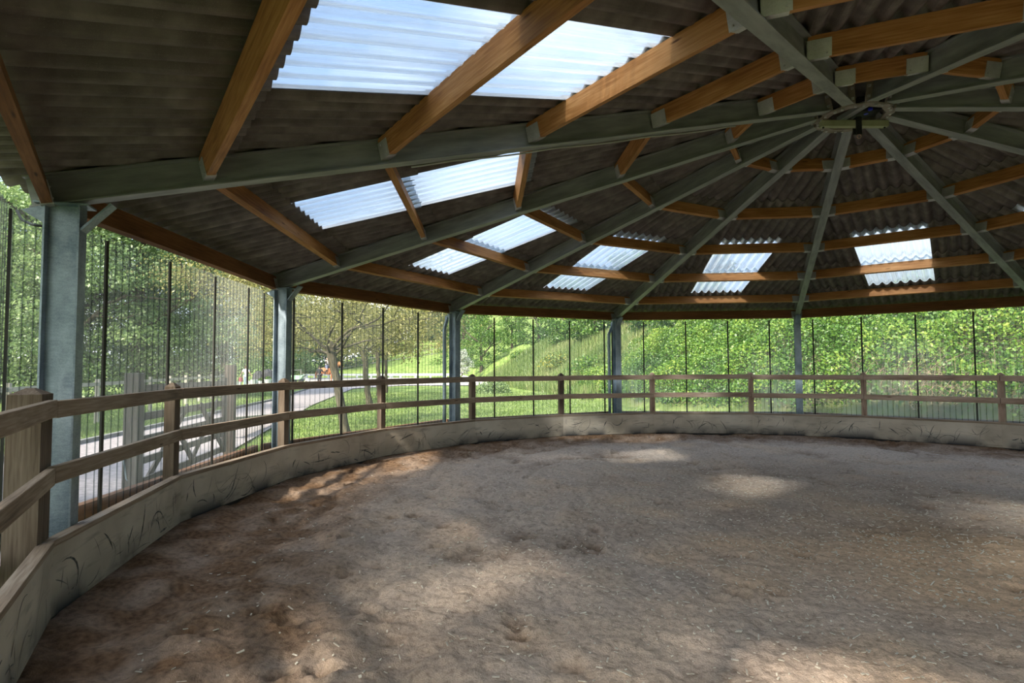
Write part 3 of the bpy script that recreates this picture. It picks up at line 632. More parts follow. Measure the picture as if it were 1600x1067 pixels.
# ------------------------------------------------------------------ hub
hub = empty('roof_hub_ring', (0, 0, HR)); tag(hub, 'dusty steel ring plate where the roof beams meet', 'hub ring')
mb = MB(); V = []
for z in (HR-.016, HR):
    for q in (RR+.015, RR-.065):
        V += [er(ang(i))*q+np.array([0, 0, z]) for i in range(NB)]
F = []
for i in range(NB):
    j = (i+1) % NB; F += [(i, j, NB+j, NB+i), (2*NB+i, 3*NB+i, 3*NB+j, 2*NB+j), (i, 2*NB+i, 2*NB+j, j), (NB+i, NB+j, 3*NB+j, 3*NB+i)]
mb.add(V, F); mb.build('ring_plate', 'hubplate', hub)
mb = MB(); pA = on_z(1312, 190, HR); pB = on_z(1353, 165, HR); mb.bar(pA+np.array([0, 0, .02]), pB+np.array([0, 0, .02]), .07, .05); mb.build('cross_bar', 'steel', hub)
for i in range(NB):
    for s in (-.045, .045): mb = MB(); p = er(ang(i)+s/RR*1.4)*(RR-.02); mb.box((p[0], p[1], HR-.022), .022, .022, .014); mb.build('bolt', 'hanger', hub)
zb = HR-.06; q0 = on_z(1282, 194, zb); q1 = on_z(1386, 194, zb)
hb = empty('hoist_beam', (q0+q1)/2); tag(hb, 'short pale yellow-green steel bar fixed under the roof hub ring', 'bar')
mb = MB(); mb.bar(q0, q1, .06, .065); mb.build('bar', 'yellowsteel', hb)
mb = MB()
for q in (q0, q1): mb.tube([q+(q1-q0)*(.04 if q is q0 else -.04)+np.array([0, 0, -.045]), q+(q1-q0)*(.04 if q is q0 else -.04)+np.array([0, 0, .09])], .010, 8)
mb.build('bolts', 'black', hb)
qm = q0+(q1-q0)*.55
hk = empty('hanging_hook', qm); tag(hk, 'black strap and hook hanging from the yellow-green bar at the hub', 'hook')
mb = MB(); mb.bar(qm+np.array([0, -.038, .06]), qm+np.array([0, -.038, -.13]), .055, .02, (0, 1, 0)); mb.bar(qm+np.array([0, .038, .06]), qm+np.array([0, .038, -.10]), .055, .02, (0, 1, 0)); mb.bar(qm+np.array([-.0275, 0, .055]), qm+np.array([.0275, 0, .055]), .09, .02); mb.build('strap', 'black', hk)
mb = MB(); mb.tube([qm+np.array([.02*math.sin(t_), -.038, -.15-.022*math.cos(t_)]) for t_ in np.linspace(0, 2*pi, 13)], .005, 6); mb.build('ring', 'redrail', hk)
lb = empty('lamp_housing', (.12, .06, HR+.09)); tag(lb, 'dark box with two blue caps sitting above the hub ring', 'fitting')
mb = MB(); mb.box((.13, .02, HR+.11), .24, .2, .16); mb.build('housing', 'black', lb, bevel=.01)
for px_, py_ in ((1353, 178.5), (1360, 172)):
    p = on_z(px_, py_, HR+.025); mb = MB(); mb.tube([p, p+np.array([0, 0, .02])], .022, 12); mb.build('blue_cap', 'blue', lb)
# cable clipped along the first beam
mb = MB(); pts = []
for j, t in enumerate(np.linspace(.36, .83, 40)): pts.append(raf(0, t)+et(ang(0))*(-.050)+np.array([0, 0, -.006-.012*abs(math.sin(t*23))]))
tag(mb.__class__.build((mb.tube(pts, .007, 6), mb)[1], 'pale_cable', 'cable', origin=pts[0], smooth=True), 'thin pale cable running under the long left roof beam', 'cable')
mb = MB(); q = [at_d(*p, dd) for p, dd in (((26, 328), 3.9), ((33, 343), 3.9), ((50, 351), 3.85), ((78, 355), 3.78))]
mb.tube(q, .009, 8); tag(mb.build('black_cable', 'black', origin=q[0], smooth=True), 'short black cable looping to the top of the widest column', 'cable')
for i in (2, 3):
    a = ang(i); c = er(a)*(RCOL+.165)+et(a)*.13; mb = MB()
    top = er(a)*(RCOL+.23)+et(a)*.02
    pts = [(top[0], top[1], HT-.02), (top[0], top[1], HT-.10), (c[0], c[1], HT-.30), (c[0], c[1], HT-.38), (c[0], c[1], 1.0), (c[0], c[1], 0)]
    mb.tube(pts, .034, 10); tag(mb.build('downpipe', 'galv', origin=(c[0], c[1], 0), smooth=True), 'grey rainwater downpipe behind '+COLN[i], 'downpipe', 'rainwater downpipes')

# ------------------------------------------------------------------ clear corrugated walls
RW = 7.33
LINES = {10: [.10, .33, .555, .78], 0: [.223, .442, .661, .876], 1: [.118, .34, .564, .79], 2: [.261, .487, .713, .943], 3: [.175, .407, .635, .857], 4: [.083, .307, .534, .754]}
SIDE = {10: 'wall_southwest', 0: 'wall_west', 1: 'wall_west_northwest', 2: 'wall_northwest', 3: 'wall_north', 4: 'wall_northeast', 5: 'wall_east_northeast', 6: 'wall_east', 7: 'wall_southeast', 8: 'wall_south'}
for b in (10, 0, 1, 2, 3, 4, 5, 6, 7, 8):
    A = er(ang(b))*RW; B = er(ang(b+1))*RW; d = unit(B-A); ln = np.linalg.norm(B-A); mid = (ang(b)+ang(b+1))/2; out = er(mid)
    fr = LINES.get(b, [.12, .34, .56, .78]); w = empty(SIDE[b], ((A+B)/2)); w['kind'] = 'structure'
    cuts = [0]+[f*ln for f in fr]+[ln]
    z0, z1 = .01, HT+.02
    for c0, c1 in zip(cuts[:-1], cuts[1:]):
        nr = max(1, int(round((c1-c0)/.092))); pt = (c1-c0)/nr; prof = []
        for j in range(nr):
            x0 = c0+j*pt; prof += [(x0, 0, 0), (x0+pt*.46, 0, 1), (x0+pt*.48, .008, 1), (x0+pt*.52, .008, 1), (x0+pt*.54, 0, 0)]
        prof.append((c1, 0, 0)); mb = MB()
        for (xa, oa, ra), (xb, ob_, rb_) in zip(prof[:-1], prof[1:]):
            pa = A+d*xa+out*oa; pb = A+d*xb+out*ob_
            mb.add([(pa[0], pa[1], z0), (pb[0], pb[1], z0), (pb[0], pb[1], z1), (pa[0], pa[1], z1)], [(0, 1, 2, 3)], int(ra))
        mb.build('clear_sheet', ['clear' if b in (10, 0, 1, 2) else 'dusty', 'rib'], w)
    for f in fr+[.998]:
        mb = MB(); p = A+d*f*ln-out*.012
        mb.bar((p[0], p[1], .02), (p[0], p[1], HT-.01), .029, .016, out); mb.build('joint_strip', 'strip', w)
    mb = MB(); p0 = A+d*.05+out*.055; p1 = B-d*.05+out*.055
    mb.bar((p0[0], p0[1], .44), (p1[0], p1[1], .44), .07, .12); mb.build('wall_rail', 'gate' if b == 10 else 'eaves', w)

# ------------------------------------------------------------------ inner fence: posts, rails, kickboards
NF = 20; PF = 3.6884; RF = .9588*7.2*FS
def zf(z): return FZ+FS*z
def fv(i, off=0.):
    a = PF-i*2*pi/NF; return fence_c+np.array([math.cos(a), math.sin(a)])*(RF+off/math.cos(pi/NF))
def fz(i): return 0
FIRST, LAST = -1, 13
def post_pos(i):
    n = 'thick corner fence post at the left' if i == 0 else ORD[i]+' slim fence post right of the thick corner post'
    return n
KB = np.random.default_rng(21)
for i in range(FIRST, LAST+1):
    a = PF-i*2*pi/NF; sz = .165 if i == 0 else (.075 if i == -1 else .098)
    c = fv(i, .048+sz/2); e1 = er(a); e2 = et(a); ztop = 1.40 if i > 0 else 1.425
    mb = MB(); o = RNG.random(3)*20; V = []; LC = []
    ztop = zf(ztop); zs = [-.05, ztop-.035, ztop-.035, ztop]; hs = [sz/2, sz/2, sz/2-.003, sz*.12]
    for z, h in zip(zs, hs):
        for s1, s2 in ((-1, -1), (1, -1), (1, 1), (-1, 1)):
            p = np.array([c[0], c[1], z])+e1*s1*h+e2*s2*h; V.append(p); LC.append((z+o[0], s1*h+o[1], s2*h+o[2]))
    F = [(4*j+q, 4*j+(q+1) % 4, 4*j+4+(q+1) % 4, 4*j+4+q) for j in range(3) for q in range(4)]+[(12, 13, 14, 15)]
    mb.add(V, F, 0, LC)
    if i == 0: lab = 'thick weathered corner fence post with a shallow pyramid top at the left'
    elif i == -1: lab = 'slim weathered end post of the inner fence, left of the entrance'
    else: lab = 'slim weathered fence post, '+ORD[i]+' right of the thick corner post'
    tag(mb.build('fence_post', 'post' if i < 6 else 'redrail', origin=(c[0], c[1], 0), bevel=.004), lab, 'fence post', 'posts of the inner fence')
for i in range(FIRST, LAST):
    for row, (za, zb_) in enumerate(((1.240, 1.345), (.832, .938))):
        P = []; jit = [KB.normal()*.004, KB.normal()*.004]
        g0, g1 = .004, .004
        a0, a1, b0, b1 = fv(i), fv(i+1), fv(i, .045), fv(i+1, .045); d = unit(a1-a0); a0 = a0+d*g0; a1 = a1-d*g1; b0 = b0+d*g0; b1 = b1-d*g1
        for z in (za, zb_):
            for p, j in ((a0, 0), (a1, 1), (b1, 1), (b0, 0)): P.append((p[0], p[1], zf(z)+jit[j]))
        ln = np.linalg.norm(a1-a0); o = KB.random(3)*30
        LC = [(o[0]+(0 if q in (0, 3) else ln), o[1]+(0 if q in (0, 1) else .045), o[2]+z) for z in (0, .105) for q in range(4)]
        mb = MB(); mb.hexa(P, 0, LC)
        seg = 'left of the thick corner post' if i == -1 else ('between the thick corner post and the first slim post' if i == 0 else 'between '+ORD[i]+' and '+ORD[i+1]+' slim posts from the corner')
        tag(mb.build('fence_rail', 'rail' if i < 4 else 'redrail', origin=((a0[0]+a1[0])/2, (a0[1]+a1[1])/2, za), bevel=.004), ('upper' if row == 0 else 'lower')+' weathered fence rail '+seg, 'fence rail', 'rails of the inner fence')
    # kickboard with its capping timber
    a0, a1, b0, b1 = fv(i), fv(i+1), fv(i, .022), fv(i+1, .022); c0, c1 = fv(i, .07), fv(i+1, .07)
    root = empty('kickboard', ((a0[0]+a1[0])/2, (a0[1]+a1[1])/2, .25))
    seg = 'left of the thick corner post' if i == -1 else ('between the thick corner post and the first slim post' if i == 0 else 'below the rails between the '+ORD[i]+' and '+ORD[i+1]+' slim posts')
    tag(root, 'scuffed beige-grey kickboard '+seg, 'kickboard', 'kickboards round the sand')
    ln = np.linalg.norm(a1-a0); o = KB.random(3)*30; mb = MB()
    P = [(p[0], p[1], z) for z in (zf(.028), zf(.452)) for p in (a0, a1, b1, b0)]
    LC = [(o[0]+(0 if q in (0, 3) else ln), o[1], o[2]+z) for z in (0, .42) for q in range(4)]
    mb.hexa(P, 0, LC)
    d = unit(a1-a0); inn = -unit((a0+a1)/2-fence_c)
    for s in range(40):      # hoof scrapes: thin curved strips on the inner face
        x = KB.random()*ln*.94+.03*ln; z = .05+.28*KB.random()**1.5; L_ = .08+.34*KB.random()**1.5; ang0 = KB.normal()*.75+(pi/2 if KB.random() < .35 else .2); curv = KB.normal()*4.0; wd_ = .0015+.010*KB.random()**2.4
        pts = []; th_ = ang0
        for q in range(9):
            pts.append((x, z)); x += math.cos(th_)*L_/8; z += math.sin(th_)*L_/8; th_ += curv*L_/8
        if any(not (.035 < z_ < .44 and .01 < x_ < ln-.01) for x_, z_ in pts): continue
        V = []
        for q, (x_, z_) in enumerate(pts):
            w_ = wd_*math.sin(pi*(q+.4)/8.8)+.0006; dx = pts[min(q+1, 8)][0]-pts[max(q-1, 0)][0]; dz = pts[min(q+1, 8)][1]-pts[max(q-1, 0)][1]; l_ = math.hypot(dx, dz)+1e-6
            for s_ in (-1, 1):
                xx = x_-dz/l_*w_*s_; zz = z_+dx/l_*w_*s_; p = a0+d*xx+inn*.0012; V.append((p[0], p[1], zf(zz)))
        mb.add(V, [(2*q, 2*q+1, 2*q+3, 2*q+2) for q in range(8)], 1)
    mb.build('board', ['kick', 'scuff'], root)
    mb = MB(); s0_, s1_, s2_, s3_ = fv(i, .012), fv(i+1, .012), fv(i+1, .03), fv(i, .03)
    mb.hexa([(p[0], p[1], z) for z in (-.12, zf(.03)) for p in (s0_, s1_, s2_, s3_)]); mb.build('gap_shade', 'black', root)  # dark strip added for the shade in the gap under the board
    mb = MB(); a0c, a1c = fv(i, -.006), fv(i+1, -.006)
    P = [(p[0], p[1], z) for z in (zf(.452), zf(.490)) for p in (a0c, a1c, c1, c0)]
    LC = [(o[0]+(0 if q in (0, 3) else ln), o[1]+(0 if q < 2 else .07), o[2]+z) for z in (0, .04) for q in range(4)]
    mb.hexa(P, 0, LC); mb.build('capping', 'rail', root, bevel=.003)

# ================================================================== outdoors
def gz(x, y): return float(ground_z(np.array([x]), np.array([y]))[0])
def grow(p, d, L_, r, depth, mb, tips, rng, spread=.6, lift=.12, minr=.008):
    """one branch and its children"""
    n = 5; pts = [np.array(p, float)]; rs = [r]; d = unit(np.array(d, float))
    for j in range(1, n):
        d = d+rng.normal(size=3)*.16+np.array([0, 0, lift*.3]); d[2] = max(d[2], -.10); d = unit(d); pts.append(pts[-1]+d*L_/(n-1)); rs.append(max(minr, r*(1-.42*j/(n-1))))
    mb.tube(pts, rs, 8 if r > .05 else 5, cap=False)
    if depth <= 1:
        for q in pts[1:]: tips.append(q)
    if depth <= 0: return
    nb = rng.integers(2, 4) if depth > 1 else 3
    for q in range(nb):
        t = pts[-1] if q == 0 else pts[rng.integers(2, n)]
        nd = unit(d+rng.normal(size=3)*spread+np.array([0, 0, lift])); grow(t, nd, L_*rng.uniform(.55, .8), rs[-1]*rng.uniform(.6, .85), depth-1, mb, tips, rng, spread, lift, minr)
def branchy_tree(label, base, fork, r0, limbs, L_, depth, nleaf, lsize, leaf, bark, seed, spread=.6, lift=.1, cat='tree', group=None, scatter=.28, name='lime_tree', zmin=None, thick=1.0):
    rng = np.random.default_rng(seed); root = empty(name, base); tag(root, label, cat, group)
    mb = MB(); tips = []; base = np.array(base, float); fork = np.array(fork, float); n = 9; pts = []
    for j in range(n):
        t = j/(n-1); p = base+(fork-base)*t; p[:2] += rng.normal(size=2)*r0*.12; pts.append(p)
    mb.tube([pts[0]-np.array([0, 0, .15])]+pts, [r0*1.5]+[r0*(1.25 if j == 0 else 1.0-.18*j/(n-1)+(.22 if j >= n-2 else 0)) for j in range(n)], 12, cap=False)
    for k_ in range(limbs):
        a = 2*pi*k_/limbs+rng.normal()*.25; d = np.array([math.cos(a), math.sin(a), rng.uniform(.25, .9)])
        grow(fork-np.array([0, 0, rng.uniform(0, .25)]), d, L_*rng.uniform(.8, 1.15), r0*rng.uniform(.36, .52)*thick, depth, mb, tips, rng, spread, lift)
    mb.tube([fork-np.array([0, 0, .02]), fork+np.array([0, 0, .10]), fork+np.array([0, 0, .20])], [r0*1.02, r0*.8, r0*.3], 12)
    mb.build('trunk', bark, root, smooth=True)
    T = np.array(tips); P = T[rng.integers(0, len(T), nleaf)]+rng.normal(size=(nleaf, 3))*scatter
    if zmin is not None: P = P[P[:, 2] > zmin+.35*np.hypot(P[:, 0]-fork[0], P[:, 1]-fork[1])*(-.55)]; nleaf = len(P)
    tone = np.clip(.5+rng.normal(size=nleaf)*.22+(vnoise(P[:, 0], P[:, 2], 1.1, seed)-.5)*.5, 0, 1)
    quads('foliage', leaf_quads(P, lsize, .4, rng=rng), leaf, root, tone)
    return root
def dense_tree(label, base, height, rad, nleaf, lsize, leaf, bark, seed, name='dense_tree', group=None, low=.12, cat='tree', nblob=26):
    rng = np.random.default_rng(seed); root = empty(name, base); tag(root, label, cat, group); base = np.array(base, float)
    mb = MB(); tips = []
    mb.tube([base-np.array([0, 0, .3]), base+np.array([0, 0, height*.25]), base+np.array([rng.normal()*.2, 0, height*.55])], [rad*.075, rad*.06, rad*.04], 8, cap=False)
    for k_ in range(5):
        a = 2*pi*k_/5+rng.normal()*.3; grow(base+np.array([0, 0, height*(.25+.08*k_)]), (math.cos(a), math.sin(a), .7), rad*.8, rad*.03, 1, mb, tips, rng)
    mb.build('trunk', bark, root, smooth=True)
    cen = []; szs = []
    for k_ in range(nblob):
        t = (k_+.5)/nblob; z = height*(low+(1-low)*t); prof = math.sin(pi*min(1, (.12+.88*t))**.8)**.7 if t < 1 else .2
        rr = rad*max(.25, prof); a = k_*2.4+rng.normal()*.3; q = rr*rng.uniform(.35, .85)
        cen.append(base+np.array([math.cos(a)*q, math.sin(a)*q, z])); szs.append(rad*rng.uniform(.28, .46))
    cen = np.array(cen); szs = np.array(szs); w = szs**2; idx = rng.choice(nblob, nleaf, p=w/w.sum())
    u = unit(rng.normal(size=(nleaf, 3))); u[:, 2] = np.abs(u[:, 2])*.9+u[:, 2]*.1
    rr = (rng.random(nleaf)**.35); P = cen[idx]+u*(szs[idx]*rr)[:, None]*np.array([1, 1, .8]); P += rng.normal(size=P.shape)*lsize*.5
    P[:, 2] = np.maximum(P[:, 2], base[2]+.1)
    tone = np.clip(.42+rng.normal(size=nleaf)*.2+(rng.random(nblob)[idx]-.5)*.35, 0, 1)
    quads('foliage', leaf_quads(P, lsize, .5, u*.5, rng=rng), leaf, root, tone)
    return root
def gp(px, py, depth, dz=0):
    p = at_d(px, py, depth); return np.array([p[0], p[1], gz(p[0], p[1])+dz])

# lime trees along the path
b1 = on_z(540, 676); f1 = at_d(517, 546, 13.6)
branchy_tree('young lime tree with a forked trunk, nearest beyond the clear wall, leaning left', (b1[0], b1[1], -.02), f1, .108, 8, 1.6, 3, 26000, .055, 'limeleaf', 'bark', 31, .62, .06, group='lime trees along the path', zmin=2.1, thick=.7)
b2 = on_z(577, 632); f2 = at_d(568, 546, 23.5)
branchy_tree('second young lime tree along the path, thinner in view', (b2[0], b2[1], -.02), f2, .13, 7, 1.9, 3, 14000, .075, 'limeleaf', 'bark', 32, .6, .05, group='lime trees along the path', zmin=2.1, thick=.7)
b3 = on_z(592, 618); f3 = at_d(590, 548, 31)
branchy_tree('third young lime tree along the path, just left of a fence post', (b3[0], b3[1], -.02), f3, .12, 5, 2.0, 2, 5000, .13, 'limeleaf', 'bark', 33, .6, .05, group='lime trees along the path')
b4 = on_z(603, 613); f4 = at_d(603, 552, 35)
branchy_tree('fourth and farthest lime tree along the path', (b4[0], b4[1], -.02), f4, .11, 5, 2.0, 2, 5000, .13, 'limeleaf', 'bark', 34, .6, .05, group='lime trees along the path')
b5 = at_d(434, 600, 21); b5[2] = 0
branchy_tree('lime tree with low yellow-green twigs across the path, left of the second column', b5, b5+np.array([0, 0, 2.6]), .13, 7, 2.1, 3, 15000, .075, 'limeleaf', 'bark', 35, .62, .0, zmin=2.0, thick=.7, group='lime trees along the path')
# tall trees at the left beyond the verge
for k_, (px_, dep, h_, r_, lf) in enumerate([(-130, 26, 10, 4.2, 'treeleaf'), (0, 29, 10.5, 4.6, 'treeleaf'), (105, 27, 12, 4.4, 'treeleaf'), (215, 29, 13, 5.0, 'treeleaf'), (262, 36, 13, 4.0, 'darkleaf'), (350, 66, 15, 6.0, 'treeleaf'), (440, 78, 15, 6.5, 'treeleaf')]):
    p = gp(px_, 580, dep); nm = ['beyond the left edge', 'at the far left edge', 'behind the widest column', 'filling the first bay', 'with darker leaves and bare stems inside', 'behind the low lime twigs', 'farther off behind the second column'][k_]
    dense_tree('tall leafy green tree past the verge fence, '+nm, p, h_, r_, 52000 if k_ < 5 else 26000, .15 if k_ < 5 else .24, lf, 'darkbark', 50+k_, group='tall trees left of the path', low=.02, nblob=64)
for k_, (x, y) in enumerate([(-23, 1.5), (-22.5, -6.5), (-21, -14.5)]):
    dense_tree('tall leafy tree past the verge fence, '+ORD[k_+1]+' beyond the left edge', (x, y, -.05), 10.5, 4.4, 16000, .24, 'treeleaf', 'darkbark', 70+k_, group='tall trees left of the path', low=.02, nblob=50)
# trees towards the sun dapple the sand; those behind the entrance added for shade
for k_, (x, y, h_, r_, n_, low_, lab) in enumerate([(-9.0, -9.0, 9.5, 2.3, 9000, .15, 'leafy tree close outside the clear wall, left of the entrance'), (-7.3, -9.7, 9.5, 1.9, 16000, .25, 'slender leafy tree between the clear wall and the entrance path'), (-5.0, -10.6, 9.5, 2.7, 13500, .26, 'spreading leafy tree behind the viewpoint, beside the entrance path'),
        (-12.4, -6.6, 9.0, 2.7, 9000, .22, 'leafy tree across the path, left of the entrance'), (-.5, -12.5, 7.5, 3.0, 8000, .02, 'dense leafy tree added for shade straight behind the entrance'), (4.8, -12.0, 7.5, 3.0, 8000, .02, 'dense leafy tree added for shade right of the entrance'), (9.5, -9.5, 7.5, 3.0, 7000, .02, 'dense leafy tree added for shade farthest right of the entrance')]):
    dense_tree(lab, (x, y, -.05), h_, r_, n_, (.20, .11, .11, .20)[k_] if k_ < 4 else .28, 'treeleaf', 'darkbark', 80+k_, name='shade_tree', low=low_, nblob=30)
# far dark trees
for k_, (px_, dep, h_, r_) in enumerate([(425, 100, 12, 7), (475, 98, 10, 7), (530, 104, 10, 8), (585, 125, 9, 8)]):
    dense_tree('dark far tree behind the white arena, '+['leftmost of the row', 'second of the row', 'behind the horse and rider', 'at the foot of the meadow'][k_], gp(px_, 580, dep), h_, r_, 5000, .5, 'darkleaf', 'darkbark', 100+k_, name='far_tree', group='dark trees behind the arena', low=.0)
for k_, (px_, dep, h_, r_) in enumerate([(625, 150, 12, 8), (660, 150, 13, 8), (690, 146, 13, 8), (725, 140, 14, 8)]):
    dense_tree('dark tree on top of the bright meadow, '+['leftmost', 'second from the left', 'left of the third column', 'behind the third column'][k_], gp(px_, 530, dep), h_, r_, 5000, .5, 'darkleaf', 'darkbark', 110+k_, name='hilltop_tree', group='trees on the meadow top', low=.0)
# bushy trees on the bank
for k_, (px_, dep, h_, r_) in enumerate([(715, 62, 9, 4.0), (752, 50, 7, 3.2), (800, 44, 6, 3.0), (842, 40, 6, 2.8), (885, 36, 5.5, 2.7), (930, 32, 5.0, 2.6), (975, 29, 5, 2.6), (1020, 27, 5, 2.6), (1075, 26, 5, 2.6)]):
    # step outwards along the sight line until it meets the bank, then a little farther
    p = at_d(px_, 540, dep*1.35)
    for sd_ in np.linspace(22, 110, 220):
        q = at_d(px_, 546 if px_ < 960 else 530, sd_)
        if gz(q[0], q[1]) >= q[2]: p = at_d(px_, 540, sd_+2.6); break
    dense_tree('bright green bushy tree on the bank, '+['left of the third column', 'first right of the third column', 'second right of the third column', 'third right of the third column', 'fourth right of the third column', 'fifth right of the third column', 'behind the fourth column', 'first right of the fourth column', 'second right of the fourth column'][k_],
               (p[0], p[1], gz(p[0], p[1])-.1), h_, r_*.9, 8000, .18, 'hedgeleaf', 'darkbark', 130+k_, name='bushy_tree', group='bushy trees along the bank', low=.02)
p = gp(722, 560, 62); dense_tree('small white-blossomed tree at the foot of the meadow bank', p, 3.2, 1.3, 2500, .16, 'blossom', 'darkbark', 145, name='blossom_tree', low=.25)
rng = np.random.default_rng(9)
def on_bank(n, smin, smax, cond, reach=1.0):
    out = []
    tot = 0
    while tot < n:
        x = rng.uniform(-24, 17, n*3); y = rng.uniform(-12, 50, n*3); s = bank_dist(x, y); ok = (s > smin) & (s < smax) & cond(x, y)
        q = np.stack([x[ok], y[ok]], 1); out.append(q); tot += len(q)
        if len(q) == 0: break
    return np.concatenate(out)[:n]
# leafy hedge over the bank on the right
q = on_bank(200000, .15, 6.0, lambda x, y: (y < 24.5) & (y > -6) & (x > -6))
cl = vnoise(q[:, 0], q[:, 1], .9, 21); c2 = vnoise(q[:, 0], q[:, 1], 2.6, 22); s = bank_dist(q[:, 0], q[:, 1])
brown = np.exp(-(((q[:, 0]-5.0)/.75)**2+((s-.9)/1.1)**2))      # a gap of bare stems
lowthin = np.clip(1.15-s*1.1, 0, .75)*np.clip((q[:, 0]-1.0)/3, 0, 1)
keep = rng.random(len(q)) > np.maximum(brown*.93, lowthin)
q = q[keep]; cl = cl[keep]; c2 = c2[keep]
hz = ground_z(q[:, 0], q[:, 1])+.02+(.75*cl+.45*c2)*rng.random(len(q))**.6
P = np.stack([q[:, 0], q[:, 1], hz], 1); tone = np.clip(.08+.62*c2+.3*cl+rng.normal(size=len(q))*.17, 0, 1)
outw = np.array([-.25, -.55, .2])
tag(quads('hedge', leaf_quads(P, .085, .35, outw*.6, .7, rng), 'hedgeleaf', None, tone), 'dense bright green hedge covering the bank on the right', 'hedge', kind='stuff')
# wild grass on the left part of the bank
q = on_bank(70000, -.6, 8.0, lambda x, y: (y > 20) & (y < 50)); n_ = len(q); z = ground_z(q[:, 0], q[:, 1])
h_ = .25+.45*rng.random(n_)*(.4+vnoise(q[:, 0], q[:, 1], .7, 30)); th = rng.random(n_)*pi; w_ = .022
ax = np.stack([np.cos(th), np.sin(th), np.zeros(n_)], 1)*w_; ln_ = rng.normal(size=(n_, 3))*np.array([.14, .14, 0])
P = np.stack([q[:, 0], q[:, 1], z], 1); tipv = P+ln_+np.stack([np.zeros(n_), np.zeros(n_), h_], 1)
V = np.stack([P-ax, P+ax, tipv+ax*.3, tipv-ax*.3], 1)
tag(quads('wild_grass', V, 'wildgrass', None, np.clip(.45+rng.normal(size=n_)*.2+(vnoise(q[:, 0], q[:, 1], .5, 31)-.5)*.7, 0, 1)), 'long pale grass on the bank beyond the lawn', 'long grass', kind='stuff')
# scrub patches on the grassy bank
for k_, (px_, py_, r_, mt_, lab) in enumerate([(770, 560, .9, 'treeleaf', 'low dark green bush low on the grassy bank'), (875, 565, 1.2, 'yellowflower', 'yellow-flowered gorse bush on the grassy bank'), (815, 552, 1.0, 'hedgeleaf', 'small bright bush midway up the grassy bank'), (925, 575, 1.2, 'hedgeleaf', 'bright bramble bush at the right end of the grassy bank')]):
    p = None
    for s in np.linspace(18, 60, 200):
        q = at_d(px_, py_+8, s)
        if gz(q[0], q[1]) >= q[2]: p = q; break
    if p is None: p = gp(px_, 580, 34)
    nl = 1600; u = unit(rng.normal(size=(nl, 3))); u[:, 2] = abs(u[:, 2]); P = p+u*(r_*rng.random(nl)**.4)[:, None]*np.array([1.3, 1, .9])
    root = empty('bush', p); tag(root, lab, 'bush'); quads('foliage', leaf_quads(P, .13, .4, u*.5, rng=rng), mt_, root, np.clip(.5+rng.normal(size=nl)*.25, 0, 1))
    mb = MB()
    for a in range(5): mb.tube([p-np.array([0, 0, .2]), p+np.array([math.cos(a*1.3)*.3, math.sin(a*1.3)*.3, r_*.5])], [.03, .015], 5)
    mb.build('stems', 'darkbark', root)
# bare brown stems in the gap of the hedge
mb = MB()
for k_ in range(260):
    x = 4.9+rng.normal()*.8; s0 = .4+2.2*rng.random(); y = np.interp(x, [.9, 3.5, 6.2, 8.3], [11.4, 8.9, 6.7, 3.6])+s0*.9
    z = gz(x, y); d = unit(np.array([rng.normal()*.45, -.7+rng.normal()*.3, .9+rng.normal()*.6])); L_ = .4+.6*rng.random()
    p0 = np.array([x, y, z]); p1 = p0+d*L_*.5+rng.normal(size=3)*.05; p2 = p1+unit(d+rng.normal(size=3)*.5)*L_*.5; mb.tube([p0, p1, p2], [.006, .005, .002], 4, cap=False)
tag(mb.build('dry_brushwood', 'twig'), 'tangle of dry brown stems in the gap of the hedge', 'dry stems', kind='stuff')
# grass blades on the lawn and verge
def inpoly(x, y, P):
    P = np.array(P); r = np.zeros(len(x), bool); j = len(P)-1
    for i in range(len(P)):
        c_ = ((P[i, 1] > y) != (P[j, 1] > y)) & (x < (P[j, 0]-P[i, 0])*(y-P[i, 1])/(P[j, 1]-P[i, 1]+1e-12)+P[i, 0]); r ^= c_; j = i
    return r
PATHP = list(far)+list(near)
n_ = 150000; dd = 5+30*rng.random(n_)**1.35; ap = rng.uniform(-.98, .55, n_)
x = CAM[0]+dd*FW[0]+dd*ap*RT[0]; y = CAM[1]+dd*FW[1]+dd*ap*RT[1]
ok = (np.hypot(x, y) > 7.35) & (bank_dist(x, y) < .5) & (x < 4) & ~inpoly(x, y, PATHP); x = x[ok]; y = y[ok]; n_ = len(x); dd = dd[ok]
verge = np.clip(vnoise(x, y, .35, 40)-.5, 0, 1)*((x < -12.5) & (y < 14))
h_ = (.03+.045*rng.random(n_))*(1+5*verge*(rng.random(n_) < .5)); P = np.stack([x, y, ground_z(x, y)], 1); th = rng.random(n_)*pi; w_ = (.0045+.00035*dd)[:, None]
ax = np.stack([np.cos(th), np.sin(th), np.zeros(n_)], 1)*w_; tipv = P+np.stack([rng.normal(size=n_)*.02, rng.normal(size=n_)*.02, h_], 1)
V = np.stack([P-ax, P+ax, tipv+ax*.25, tipv-ax*.25], 1)
tag(quads('grass', V, 'blade', None, np.clip(.45+rng.normal(size=n_)*.2+(vnoise(x, y, .6, 41)-.5)*.6, 0, 1)), 'short green grass on the lawn outside the clear walls', 'grass', kind='stuff')

